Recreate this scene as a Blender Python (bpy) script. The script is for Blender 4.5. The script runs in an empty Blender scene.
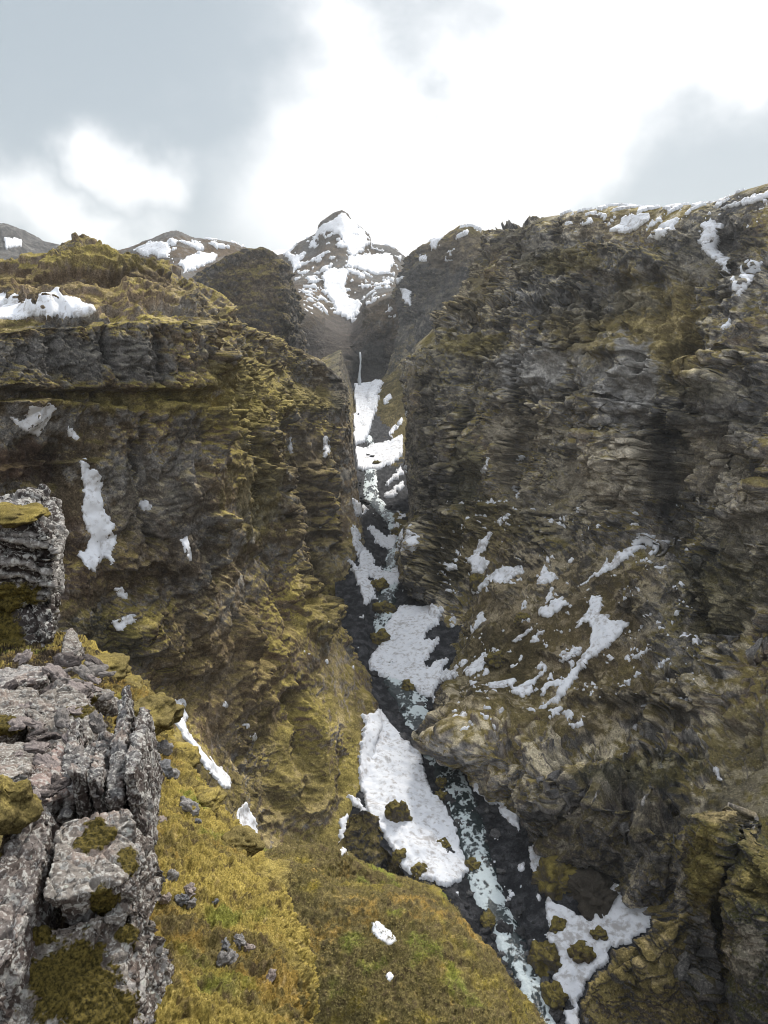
import bpy, math, random
import numpy as np
R = math.radians
C = bpy.context.scene.collection
scene = bpy.context.scene

# ------------------------------------------------------------------ camera, sky, sun, exposure
F = 740.0
PITCH = math.atan((512 - 335) / F)
cd = bpy.data.cameras.new('camera'); cam = bpy.data.objects.new('camera', cd); C.objects.link(cam)
cd.sensor_fit = 'VERTICAL'; cd.sensor_height = 36.0; cd.lens = 36.0 * F / 1024
cd.clip_start = 0.05; cd.clip_end = 60000
cam.location = (0, 0, 0); cam.rotation_euler = (R(90) - PITCH, 0, 0)
scene.camera = cam
scene.view_settings.view_transform = 'Standard'; scene.view_settings.look = 'None'
scene.view_settings.gamma = 1; scene.view_settings.use_curve_mapping = False
scene.view_settings.exposure = 1.1
scene.render.engine = 'CYCLES'
scene.cycles.volume_bounces = 0; scene.cycles.filter_width = 1.0
scene.cycles.max_bounces = 6

SUN_EL, SUN_AZ = R(40), R(24)          # azimuth measured from +Y towards +X
ct, st = math.cos(PITCH), math.sin(PITCH)

def raydir(px, py):
    u = (px - 384) / F; v = (512 - py) / F
    return np.array([u, ct + v * st, -st + v * ct])
def W(px, py, Y):
    d = raydir(px, py); return d * (Y / d[1])
def Wz(px, py, z):
    d = raydir(px, py); return d * (z / d[2])
def proj(P):
    zc = P[..., 1] * ct - P[..., 2] * st; yc = P[..., 1] * st + P[..., 2] * ct
    zc = np.where(np.abs(zc) < 1e-6, 1e-6, zc)
    return 384 + F * P[..., 0] / zc, 512 - F * yc / zc, zc

class NT:
    """small helper for node trees"""
    def __init__(s, tree): s.t = tree; s.n = tree.nodes; s.l = tree.links
    def new(s, typ, **kw):
        n = s.n.new(typ)
        for k, v in kw.items():
            if k.startswith('_'): setattr(n, k[1:], v)
            else: n.inputs[k.replace('__', ' ')].default_value = v
        return n
    def link(s, a, b): s.l.new(a, b)
    def math(s, op, a, b=None, c=None, clamp=False):
        n = s.n.new('ShaderNodeMath'); n.operation = op; n.use_clamp = clamp
        for i, x in enumerate((a, b, c)):
            if x is None: continue
            if hasattr(x, 'links'): s.link(x, n.inputs[i])
            else: n.inputs[i].default_value = x
        return n.outputs[0]
    def mix(s, fac, a, b, blend='MIX'):
        n = s.n.new('ShaderNodeMix'); n.data_type = 'RGBA'; n.blend_type = blend
        for sock, x in ((n.inputs[0], fac), (n.inputs[6], a), (n.inputs[7], b)):
            if hasattr(x, 'links'): s.link(x, sock)
            elif isinstance(x, (tuple, list)): sock.default_value = (*x[:3], 1)
            else: sock.default_value = x
        return n.outputs[2]
    def ramp(s, fac, lo, hi):
        n = s.n.new('ShaderNodeMapRange'); n.interpolation_type = 'SMOOTHSTEP'
        s.link(fac, n.inputs[0]); n.inputs[1].default_value = lo; n.inputs[2].default_value = hi
        return n.outputs[0]
    def noise(s, vec, scale, detail=4, rough=0.55, dist=0.0):
        n = s.n.new('ShaderNodeTexNoise'); n.inputs['Scale'].default_value = scale
        n.inputs['Detail'].default_value = detail; n.inputs['Roughness'].default_value = rough
        n.inputs['Distortion'].default_value = dist
        if vec is not None: s.link(vec, n.inputs['Vector'])
        return n.outputs['Fac']

# world: Nishita sky behind a broken cloud deck laid out by direction
wd = bpy.data.worlds.new('World'); scene.world = wd; wd.use_nodes = True
nt = NT(wd.node_tree); nt.n.clear()
out = nt.new('ShaderNodeOutputWorld')
sky = nt.new('ShaderNodeTexSky'); sky.sky_type = 'NISHITA'; sky.sun_disc = False
sky.sun_elevation = SUN_EL; sky.sun_rotation = SUN_AZ
bg_sky = nt.new('ShaderNodeBackground', Strength=0.10); nt.link(sky.outputs[0], bg_sky.inputs[0])
tc = nt.new('ShaderNodeTexCoord'); dirv = tc.outputs['Generated']
mp = nt.new('ShaderNodeMapping'); mp.inputs['Scale'].default_value = (1, 1, 1.9); nt.link(dirv, mp.inputs[0])
n1 = nt.noise(mp.outputs[0], 3.2, 7, 0.52, 0.25)
n2 = nt.noise(mp.outputs[0], 9.0, 6, 0.55, 0.2)
nw = nt.new('ShaderNodeTexNoise', Scale=4.5, Detail=5.0, Roughness=.55); nt.link(dirv, nw.inputs['Vector'])
cen_ = nt.new('ShaderNodeVectorMath', _operation='SUBTRACT'); nt.link(nw.outputs['Color'], cen_.inputs[0]); cen_.inputs[1].default_value = (.5, .5, .5)
sc_ = nt.new('ShaderNodeVectorMath', _operation='SCALE'); sc_.inputs['Scale'].default_value = .30; nt.link(cen_.outputs[0], sc_.inputs[0])
ad_ = nt.new('ShaderNodeVectorMath', _operation='ADD'); nt.link(dirv, ad_.inputs[0]); nt.link(sc_.outputs[0], ad_.inputs[1]); warped = ad_.outputs[0]
def blob(px, py, rad_px, soft=1.0):
    d = raydir(px, py); d = d / np.linalg.norm(d)
    sub = nt.new('ShaderNodeVectorMath', _operation='DISTANCE')
    nt.link(warped, sub.inputs[0]); sub.inputs[1].default_value = tuple(d)
    r = rad_px / F
    n = nt.new('ShaderNodeMapRange'); n.interpolation_type = 'SMOOTHSTEP'
    nt.link(sub.outputs['Value'], n.inputs[0]); n.inputs[1].default_value = r * (1 + soft * 0.6); n.inputs[2].default_value = r * (1 - soft * 0.6)
    return n.outputs[0]
dark = None
for (px, py, rad, wgt) in [(60, 30, 190, 1.0), (215, 70, 140, .95), (50, 165, 100, .6), (262, 125, 80, .6), (430, -25, 85, 1.25), (520, -30, 85, 1.15), (170, 215, 110, .7), (255, 240, 70, .6), (30, 215, 60, .3),
                           (755, 165, 120, 1.2), (655, 200, 95, 1.15), (565, 225, 80, 1.05), (480, 245, 60, .9), (840, 150, 140, 1.1), (-150, 60, 200, .9), (-100, 250, 150, .8), (1000, 100, 200, .8), (100, -200, 200, .9), (500, -250, 260, .6)]:
    b = nt.math('MULTIPLY', blob(px, py, rad, 1.5), wgt)
    dark = b if dark is None else nt.math('MAXIMUM', dark, b)
glow = None
for (px, py, rad, wgt) in [(440, 120, 150, 1.0), (580, 60, 110, 1.0), (720, 0, 100, 1.0), (340, 190, 90, .7), (115, 155, 32, .8), (70, 218, 40, .8), (300, 20, 50, .5)]:
    b = nt.math('MULTIPLY', blob(px, py, rad, 1.4), wgt)
    glow = b if glow is None else nt.math('MAXIMUM', glow, b)
glow = nt.math('MULTIPLY', glow, nt.math('ADD', .72, nt.math('MULTIPLY', nt.ramp(n2, .3, .6), .35)), clamp=True)
nn = nt.math('ADD', nt.math('MULTIPLY', nt.math('SUBTRACT', n1, .5), 1.5), nt.math('MULTIPLY', nt.math('SUBTRACT', n2, .5), .9))
dsum = nt.math('SUBTRACT', nt.math('ADD', dark, nn), nt.math('MULTIPLY', glow, .85))
dfac = nt.ramp(dsum, -0.15, 0.8)
ccol = nt.mix(dfac, (0.355, 0.37, 0.385), (0.185, 0.217, 0.24))
ccol = nt.mix(nt.math('MULTIPLY', glow, nt.math('SUBTRACT', 1.0, nt.math('MULTIPLY', dfac, .9))), ccol, (0.72, 0.71, 0.70))
sepz = nt.new('ShaderNodeSeparateXYZ'); nt.link(dirv, sepz.inputs[0])
zen = nt.ramp(sepz.outputs['Z'], .42, .85)
ccol = nt.mix(zen, ccol, (0.58, 0.605, 0.64))
bg_cl = nt.new('ShaderNodeBackground', Strength=1.0); nt.link(ccol, bg_cl.inputs[0])
mixw = nt.new('ShaderNodeMixShader', Fac=0.93)
nt.link(bg_sky.outputs[0], mixw.inputs[1]); nt.link(bg_cl.outputs[0], mixw.inputs[2])
nt.link(mixw.outputs[0], out.inputs[0])

sl = bpy.data.lights.new('sun', 'SUN'); sl.energy = 2.4; sl.angle = R(10); sl.color = (1.0, .95, .87)
so = bpy.data.objects.new('sun', sl); C.objects.link(so)
so.rotation_euler = (R(90) - SUN_EL, 0, -SUN_AZ + math.pi)   # light travels towards the camera from ahead
so.location = (0, 0, 300)

# ------------------------------------------------------------------ noise in numpy
_G = np.array([[1,1,0],[-1,1,0],[1,-1,0],[-1,-1,0],[1,0,1],[-1,0,1],[1,0,-1],[-1,0,-1],
               [0,1,1],[0,-1,1],[0,1,-1],[0,-1,-1],[1,1,0],[-1,1,0],[0,-1,1],[0,-1,-1]], np.float32)
def _hash(x, y, z, seed):
    with np.errstate(over='ignore'):
        h = x.astype(np.uint32) * np.uint32(374761393) + y.astype(np.uint32) * np.uint32(668265263) + z.astype(np.uint32) * np.uint32(2246822519) + np.uint32(seed * 3266489917 & 0xffffffff)
        h = (h ^ (h >> np.uint32(15))) * np.uint32(2246822519)
        h = (h ^ (h >> np.uint32(13))) * np.uint32(3266489917)
        return h ^ (h >> np.uint32(16))
from concurrent.futures import ThreadPoolExecutor
_POOL = ThreadPoolExecutor(4)
def threaded(fn):
    def run(P, *a, **k):
        if len(P) < 20000: return fn(P, *a, **k)
        parts = list(_POOL.map(lambda q: fn(q, *a, **k), np.array_split(P, 8)))
        return tuple(np.concatenate(x) for x in zip(*parts)) if isinstance(parts[0], tuple) else np.concatenate(parts)
    return run
@threaded
def gnoise(P, seed=0):
    """gradient noise about -1..1 for points (N,3)"""
    P = P.astype(np.float64)
    I = np.floor(P).astype(np.int64); f = (P - I).astype(np.float32)
    w = f * f * f * (f * (f * 6 - 15) + 10)
    res = np.zeros(len(P), np.float32)
    for dx in (0, 1):
        wx = w[:, 0] if dx else 1 - w[:, 0]
        for dy in (0, 1):
            wy = w[:, 1] if dy else 1 - w[:, 1]
            for dz in (0, 1):
                wz = w[:, 2] if dz else 1 - w[:, 2]
                g = _G[_hash(I[:, 0] + dx, I[:, 1] + dy, I[:, 2] + dz, seed) & np.uint32(15)]
                res += wx * wy * wz * (g[:, 0] * (f[:, 0] - dx) + g[:, 1] * (f[:, 1] - dy) + g[:, 2] * (f[:, 2] - dz))
    return res
def fbm(P, scale, octv=4, seed=0, gain=.5, an=(1, 1, 1), ridged=False):
    Q = P / (scale * np.array(an, np.float64)); a = 1.0; s = np.zeros(len(P), np.float32); tot = 0
    for o in range(octv):
        n = gnoise(Q + 17.3 * o, seed + o)
        s += a * ((1 - 2.2 * np.abs(n)) if ridged else n); tot += a
        a *= gain; Q = Q * 2.03
    return s / tot * (1.0 if ridged else 1.5)
@threaded
def worley(P, scale, seed=0, an=(1, 1, 1)):
    """F1, F2, random id of nearest cell"""
    Q = P / (scale * np.array(an, np.float64)); I = np.floor(Q).astype(np.int64); f = (Q - I).astype(np.float32)
    n = len(P); f1 = np.full(n, 9, np.float32); f2 = np.full(n, 9, np.float32); idv = np.zeros(n, np.float32)
    for dx in (-1, 0, 1):
        for dy in (-1, 0, 1):
            for dz in (-1, 0, 1):
                h = _hash(I[:, 0] + dx, I[:, 1] + dy, I[:, 2] + dz, seed)
                jx = (h & np.uint32(1023)).astype(np.float32) / 1023; jy = ((h >> np.uint32(10)) & np.uint32(1023)).astype(np.float32) / 1023
                jz = ((h >> np.uint32(20)) & np.uint32(1023)).astype(np.float32) / 1023
                d = (dx + jx - f[:, 0]) ** 2 + (dy + jy - f[:, 1]) ** 2 + (dz + jz - f[:, 2]) ** 2
                m = d < f1
                f2 = np.where(m, f1, np.minimum(f2, d)); f1 = np.where(m, d, f1)
                idv = np.where(m, ((h * np.uint32(2654435761)) >> np.uint32(8)).astype(np.float32) / 16777216.0, idv)
    return np.sqrt(f1), np.sqrt(f2), idv
@threaded
def facets(P, scale, seed=0, an=(1, 1, 1), tilt=.9):
    """chiselled blocks: every cell gets its own plane; returns offset (about -1..1, in cells) and closeness to a crack"""
    Q = P / (scale * np.array(an, np.float64)); I = np.floor(Q).astype(np.int64); f = (Q - I).astype(np.float32)
    n = len(P); f1 = np.full(n, 9, np.float32); f2 = np.full(n, 9, np.float32); off = np.zeros(n, np.float32)
    for dx in (-1, 0, 1):
        for dy in (-1, 0, 1):
            for dz in (-1, 0, 1):
                h = _hash(I[:, 0] + dx, I[:, 1] + dy, I[:, 2] + dz, seed)
                vx = dx + (h & np.uint32(1023)).astype(np.float32) / 1023 - f[:, 0]; vy = dy + ((h >> np.uint32(10)) & np.uint32(1023)).astype(np.float32) / 1023 - f[:, 1]
                vz = dz + ((h >> np.uint32(20)) & np.uint32(1023)).astype(np.float32) / 1023 - f[:, 2]
                d = vx * vx + vy * vy + vz * vz; m = d < f1
                f2 = np.where(m, f1, np.minimum(f2, d)); f1 = np.where(m, d, f1)
                h2 = h * np.uint32(2654435761); a = (h2 >> np.uint32(24)).astype(np.float32) / 127.5 - 1; b = ((h2 >> np.uint32(16)) & np.uint32(255)).astype(np.float32) / 127.5 - 1
                c = ((h2 >> np.uint32(8)) & np.uint32(255)).astype(np.float32) / 127.5 - 1; e = (h2 & np.uint32(255)).astype(np.float32) / 127.5 - 1
                off = np.where(m, .55 * e - tilt * (a * vx + b * vy + c * vz), off)
    return off, 1 - sstep(np.sqrt(f2) - np.sqrt(f1), 0, .14)
def sstep(x, a, b):
    t = np.clip((x - a) / (b - a), 0, 1); return t * t * (3 - 2 * t)

# ------------------------------------------------------------------ meshes
def tag(o, label=None, cat=None, group=None, kind=None):
    if label: o['label'] = label
    if cat: o['category'] = cat
    if group: o['group'] = group
    if kind: o['kind'] = kind
    return o
def mesh_np(name, V, Fq, mat, parent=None, col=None, attrs=None, smooth=True):
    """V (n,3), Fq (m,4) or (m,3)"""
    me = bpy.data.meshes.new(name)
    V = np.asarray(V, np.float32); Fq = np.asarray(Fq, np.int32); k = Fq.shape[1]
    me.vertices.add(len(V)); me.vertices.foreach_set('co', V.ravel())
    me.loops.add(Fq.size); me.loops.foreach_set('vertex_index', Fq.ravel())
    me.polygons.add(len(Fq)); me.polygons.foreach_set('loop_start', np.arange(0, Fq.size, k, dtype=np.int32))
    me.polygons.foreach_set('loop_total', np.full(len(Fq), k, np.int32))
    me.polygons.foreach_set('use_smooth', np.full(len(Fq), smooth, bool))
    me.update(calc_edges=True); me.validate()
    if col is not None:
        a = me.attributes.new('Col', 'FLOAT_COLOR', 'POINT')
        c4 = np.ones((len(V), 4), np.float32); c4[:, :3] = col; a.data.foreach_set('color', c4.ravel())
    for k_, v_ in (attrs or {}).items():
        a = me.attributes.new(k_, 'FLOAT', 'POINT'); a.data.foreach_set('value', np.asarray(v_, np.float32))
    if mat: me.materials.append(mat)
    o = bpy.data.objects.new(name, me); C.objects.link(o)
    if parent: o.parent = parent
    return o

def pchip(x, y, xq):
    """monotone cubic along axis 0; y (n, ...)"""
    x = np.asarray(x, float); n = len(x); h = np.diff(x); sh = (-1,) + (1,) * (y.ndim - 1)
    hh = h.reshape(sh); d = np.diff(y, axis=0) / hh
    m = np.zeros_like(y)
    if n > 2:
        w1 = 2 * hh[1:] + hh[:-1]; w2 = hh[1:] + 2 * hh[:-1]
        ok = d[1:] * d[:-1] > 0
        with np.errstate(divide='ignore', invalid='ignore'):
            mm = (w1 + w2) / (w1 / d[:-1] + w2 / d[1:])
        m[1:-1] = np.where(ok, mm, 0)
    m[0] = d[0]; m[-1] = d[-1]
    i = np.clip(np.searchsorted(x, xq, side='right') - 1, 0, n - 2)
    t = ((xq - x[i]) / h[i]).reshape(sh); H = h[i].reshape(sh)
    return ((2*t**3 - 3*t**2 + 1) * y[i] + (t**3 - 2*t**2 + t) * H * m[i] + (-2*t**3 + 3*t**2) * y[i+1] + (t**3 - t**2) * H * m[i+1])

def grid_from(ctrl, step=1.3, nmax=90, nmin=4, world=0):
    """ctrl: (rows, cols, 3) world points -> dense grid with cells of about `step` pixels in the picture"""
    Cw = np.asarray(ctrl, float)
    px, py, zc_ = proj(Cw)
    def counts(ax):
        dx = np.diff(np.clip(px, -200, 968), axis=ax); dy = np.diff(np.clip(py, -100, 1150), axis=ax)
        L = np.hypot(dx, dy)
        if world:
            wl_ = np.linalg.norm(np.diff(Cw, axis=ax), axis=2); zz = np.maximum(np.take(zc_, range(1, zc_.shape[ax]), ax), 1) / F
            inv = (np.take(px, range(1, px.shape[ax]), ax) > -60) & (np.take(px, range(1, px.shape[ax]), ax) < 830)
            L = np.maximum(L, np.where(inv, world * wl_ / zz, 0))
        L = L.max(axis=1 - ax)
        return np.clip(np.ceil(L / step), nmin, nmax).astype(int)
    G = Cw
    for ax in (0, 1):
        n = counts(ax); x = np.concatenate([[0], np.cumsum(n)]).astype(float)
        xq = np.arange(0, x[-1] + 1)
        if ax == 0: G = pchip(x, G, xq)
        else: G = np.swapaxes(pchip(x, np.swapaxes(G, 0, 1), xq), 0, 1)
    return G
def gnormals(G):
    du = np.gradient(G, axis=0); dv = np.gradient(G, axis=1)
    N = np.cross(dv, du); N /= np.linalg.norm(N, axis=-1, keepdims=True) + 1e-9
    return N
def blur(A, n):
    for _ in range(n):
        for ax in (0, 1):
            p = np.concatenate([np.take(A, [0], ax), A, np.take(A, [-1], ax)], ax)
            m = A.shape[ax]
            A = (np.take(p, range(0, m), ax) + 2 * A + np.take(p, range(2, m + 2), ax)) / 4
    return A
def grid_faces(r, c, off=0):
    i = np.arange(r * c).reshape(r, c) + off
    return np.stack([i[:-1, :-1], i[1:, :-1], i[1:, 1:], i[:-1, 1:]], -1).reshape(-1, 4)
def orient(N, G, toward=(0, 0, 60)):
    """flip normals so the sheet looks at the camera side / up"""
    s = np.sign(((np.array(toward) - G) * N).sum(-1).mean()); return N * (s if s else 1)

# palette (linear albedo)
MOSS_Y = np.array([.235, .185, .028]); MOSS_F = np.array([.205, .165, .048]); MOSS_O = np.array([.098, .078, .030]); MOSS_D = np.array([.040, .040, .015])
TAN = np.array([.27, .215, .115]); BEIGE = np.array([.30, .265, .20]); EARTH = np.array([.105, .072, .043]); RED = np.array([.075, .042, .03])
ROCK_D = np.array([.062, .060, .060]); ROCK_M = np.array([.165, .158, .15]); ROCK_B = np.array([.145, .11, .07])

def lerp(a, b, t):
    t = np.asarray(t)[:, None]; return a * (1 - t) + b * t

def displace_cliff(G, N, amp=1.0, size=1.0, big=7., strat=2.6, blocks=1.5, fine=1.0, seed=0, steep_lo=.25, dip=(0, 0), gully=2.5, columns=0.0, crag=1.2, flat=.6, feat=None, mask=None, fmix=.6, fblur=4):
    """buttresses, gullies, strata ledges, blocks and crags pushed out of a smooth sheet"""
    sh = G.shape[:2]
    if feat is not None:
        Hh = N.reshape(-1, 3) * np.array([1, 1, .4]); Hh /= np.linalg.norm(Hh, axis=1, keepdims=True) + 1e-9
        G = G + (Hh * np.asarray(feat)[:, None]).reshape(G.shape); N2 = gnormals(G); N2 = N2 * np.sign((N2 * N).sum(-1).mean()); N = blur(N2 * fmix + N * (1 - fmix), fblur); N /= np.linalg.norm(N, axis=-1, keepdims=True) + 1e-9
    P = G.reshape(-1, 3); Nn = N.reshape(-1, 3)
    st_ = sstep(1 - np.abs(Nn[:, 2]), steep_lo, steep_lo + .4)
    H = Nn * np.array([1, 1, .2]); H /= np.linalg.norm(H, axis=1, keepdims=True) + 1e-9
    s = size
    warpv = np.stack([fbm(P, 22 * s, 3, seed + 31), fbm(P, 22 * s, 3, seed + 32), fbm(P, 22 * s, 3, seed + 33)], 1)
    Q = P + 6 * s * warpv
    d = big * (.55 * fbm(Q, 34 * s, 3, seed, an=(1, 1, 2.2), ridged=True) + .8 * fbm(P, 60 * s, 2, seed + 5))
    d += big * .32 * fbm(Q, 12 * s, 3, seed + 7, an=(1, 1, 2.6), ridged=True) * (.3 + .7 * st_)
    # gullies that run down the sheet (rows follow the fall line)
    row = np.repeat(np.arange(sh[0]), sh[1]); L = np.zeros(sh); L[:, 1:] = np.linalg.norm(np.diff(G, axis=1), axis=2); L = np.cumsum(L, 1)
    Lm = np.median(L, axis=0); S = np.stack([np.tile(Lm, sh[0]) + 5 * s * warpv[:, 0] , P[:, 2] * .16, P[:, 1] * 0 + seed], 1)
    d += gully * fbm(S, 8 * s, 4, seed + 8, ridged=True, gain=.55) * (.25 + .75 * st_)
    S2 = np.stack([np.tile(Lm, sh[0]) + 9 * s * warpv[:, 1], P[:, 2] * .30 + 4 * s * warpv[:, 2], P[:, 1] * 0 + seed + 3], 1)
    g2 = fbm(S2, 21 * s, 3, seed + 90, gain=.45, ridged=True)
    d += big * .85 * (sstep(g2, -.45, .75) - .5) * (.2 + .8 * st_)
    # strata
    warp = 8 * s * fbm(P, 75 * s, 2, seed + 11) + 1.3 * s * fbm(P, 9 * s, 4, seed + 13)
    zz = P[:, 2] + warp + dip[0] * P[:, 0] + dip[1] * P[:, 1]
    for per, a, sd in ((31 * s, strat * 1.25, 9), (14 * s, strat * .8, 0), (5.7 * s, strat * .36, 3), (2.2 * s, strat * .10, 6)):
        t = zz / per + .31 * sd + .7 * fbm(P, 45 * s, 2, seed + 25 + sd)
        fl = np.floor(t).astype(np.int64); f = t - fl
        rnd = (_hash(fl, fl * 0, fl * 0, seed + 40 + sd) & np.uint32(255)).astype(np.float32) / 255
        lat = .5 + 1.5 * fbm(P, 2.6 * per + 10 * s, 4, seed + 20 + sd, an=(1, 1, .5))
        prof = sstep(f, .0, .10 + .1 * rnd) * (1 - sstep(f, .62, .97)) * (.85 + .35 * f) - .4
        d += a * (.25 + .9 * rnd) * prof * (.12 + .88 * st_) * np.clip(lat, 0, 1.3)
    rock = (.4 + .6 * st_)
    cm = fbm(Q, 13 * s, 4, seed + 44, gain=.55, an=(1.3, 1.3, .8)); cm2 = fbm(Q, 5.5 * s, 3, seed + 47, gain=.55)
    d += crag * (sstep(cm, .02, .14) * (.7 + 1.2 * np.clip(cm, 0, 1)) + .35 * sstep(cm2, .05, .2)) * (1 - .35 * st_)
    # crags: ridges and chiselled blocks
    q1 = fbm(Q, 8 * s, 4, seed + 50, gain=.55, an=(1, 1, 1.15)); q2 = fbm(Q, 6.0 * s, 4, seed + 55, gain=.6, ridged=True)
    d += blocks * rock * (.9 * q2 + .8 * q1)
    pm = .35 + .65 * sstep(fbm(P, 30 * s, 2, seed + 58), -.2, .3)
    PW = P + 1.2 * s * warpv + .9 * s * q1[:, None]
    o1, c1 = facets(PW, 6.5 * s, seed + 51, (1, 1, .8)); o2, c2 = facets(PW, 2.4 * s, seed + 53, (1, 1, .75))
    d += blocks * rock * pm * (1.15 * o1 - .5 * c1 + .6 * o2 - .35 * c2)
    if columns:
        f1, f2, idv = worley(P, 2.2 * s, seed + 52, (1, 1, 7))
        d += columns * st_ * (idv - .4 - .5 * (1 - sstep(f2 - f1, 0, .25)))
    d += fine * (1.0 * fbm(P, 3.4 * s, 5, seed + 70, gain=.68) * (.6 + .4 * st_))
    d -= np.median(d) + .15 * d.std()
    if mask is not None: d = d * mask
    d *= amp
    dirn = Nn * (1 - .65 * st_)[:, None] + H * (.65 * st_)[:, None]
    D = dirn * (d * (flat + (1 - flat) * st_))[:, None]
    return (P + D).reshape(*sh, 3), d.reshape(sh), st_.reshape(sh)

def features(G0, bulges=(), ledges=(), grooves=(), seed=0, gk=1.0, gw=1.0):
    """large named forms: bulges (px, py, rx, ry, metres), ledges (polyline, metres, reach below or -reach above), grooves (polyline, width, metres)"""
    P = G0.reshape(-1, 3); px, py, zc = proj(P); sc = np.median(zc) / F
    n1 = fbm(P, 16 * sc, 4, seed, gain=.6); n2 = fbm(P, 16 * sc, 4, seed + 3, gain=.6); x = px + 9 * n1; y = py + 9 * n2
    d = np.zeros(len(P))
    for (cx, cy, rx, ry, A) in bulges:
        r = np.hypot((x - cx) / rx, (y - cy) / ry); d += A * (1 - sstep(r, .62, 1.1)) * (1 - .35 * np.clip(r, 0, 1) ** 2)
    for (pl, A, L) in ledges:
        q = np.array(pl, float); yl = np.interp(x, q[:, 0], q[:, 1]); ends = sstep(x, q[0, 0] - 6, q[0, 0] + 8) * (1 - sstep(x, q[-1, 0] - 8, q[-1, 0] + 6))
        dy = (y - yl) if L > 0 else (yl - y); L = abs(L)
        d += A * ends * sstep(dy, -2.5, 2.5) * np.exp(-np.clip(dy, 0, None) / L) * (.65 + .5 * np.clip(n1 + .4, 0, 1.2))
    for (pl, w, A) in grooves:
        q = np.array(pl, float); best = np.full(len(P), 1e9)
        for i in range(len(q) - 1):
            e = q[i + 1] - q[i]; t = np.clip(((x - q[i, 0]) * e[0] + (y - q[i, 1]) * e[1]) / (e @ e), 0, 1)
            best = np.minimum(best, np.hypot(x - q[i, 0] - t * e[0], y - q[i, 1] - t * e[1]))
        d -= gk * A * np.exp(-(best / (w * gw)) ** 2) * (.75 + .5 * n1)
    return d

def colour_cliff(G, seed=0, rock=ROCK_M, rock2=ROCK_D, moss=MOSS_O, moss2=MOSS_Y, soil=EARTH, tan=TAN, moss_lo=.42, moss_hi=.7, beige=.3, size=1.0, mossy=0.0, tans=0.0, outN=None, lift=1.0):
    N = orient(gnormals(G), G) if outN is None else outN; nz = N.reshape(-1, 3)[:, 2]; P = G.reshape(-1, 3); s = size
    a = fbm(P, 40 * s, 3, seed + 100); b = fbm(P, 9 * s, 4, seed + 110, gain=.6); c = fbm(P, 3 * s, 3, seed + 120, gain=.6)
    band = fbm(P, 16 * s, 3, seed + 130, an=(6, 6, .35))
    col = lerp(np.broadcast_to(rock2, P.shape), np.broadcast_to(rock, P.shape), sstep(.6 * b + .6 * c + .6 * band + .3 * a, -.25, .3))
    col = lerp(col, soil, sstep(.7 * a + .5 * b + .5 * nz, -.05, .55) * .75)
    bz = sstep(.6 * b + .5 * c + .6 * band + 1.0 * nz - .35, .22, .38) * beige
    col = lerp(col, BEIGE, bz)
    mm_ = (moss_lo + moss_hi) / 2; k = sstep(nz + .26 * b + .22 * c + .2 * a + mossy, mm_ - .09, mm_ + .09)
    mcol = lerp(np.broadcast_to(moss, P.shape), np.broadcast_to(moss2, P.shape), sstep(.8 * a + .7 * b + .5 * nz, .05, .9))
    mcol = lerp(mcol, tan, sstep(b * .8 + c * .6 - .4 * a + tans, .2, .42) * .7)
    col = lerp(col, mcol, k)
    col *= (1 + .28 * c + .16 * b)[:, None] * (1 + .45 * np.clip(fbm(P, 32 * s, 3, seed + 140, an=(1, 1, .7)), -.9, 1))[:, None] * lift
    return np.clip(col, .008, .8), nz

def paint(G, col, spots, seed=0):
    """ground of another colour round given places (px, py, rx, ry, colour, strength), with ragged edges"""
    P = G.reshape(-1, 3); px, py, zc = proj(P); sc = np.clip(zc / F, .003, 3)
    i = np.arange(len(P)); n = .55 * fbm(P, 28 * np.median(sc), 4, seed + 5, gain=.62) + .3 * fbm(P, 6 * np.median(sc), 3, seed + 6, gain=.65)
    for (x, y, rx, ry, c, k) in spots:
        r = np.hypot((px - x) / rx, (py - y) / ry)
        w = sstep(1.1 - r + 1.5 * n, .0, .38) * k
        w = np.where(r < 2.2, w, 0)
        lum = col.mean(1, keepdims=True) / max(col.mean(), 1e-4)
        col = col * (1 - w[:, None]) + np.asarray(c) * (.45 + .55 * np.clip(lum, .3, 2)) * w[:, None]
    return col
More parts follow.
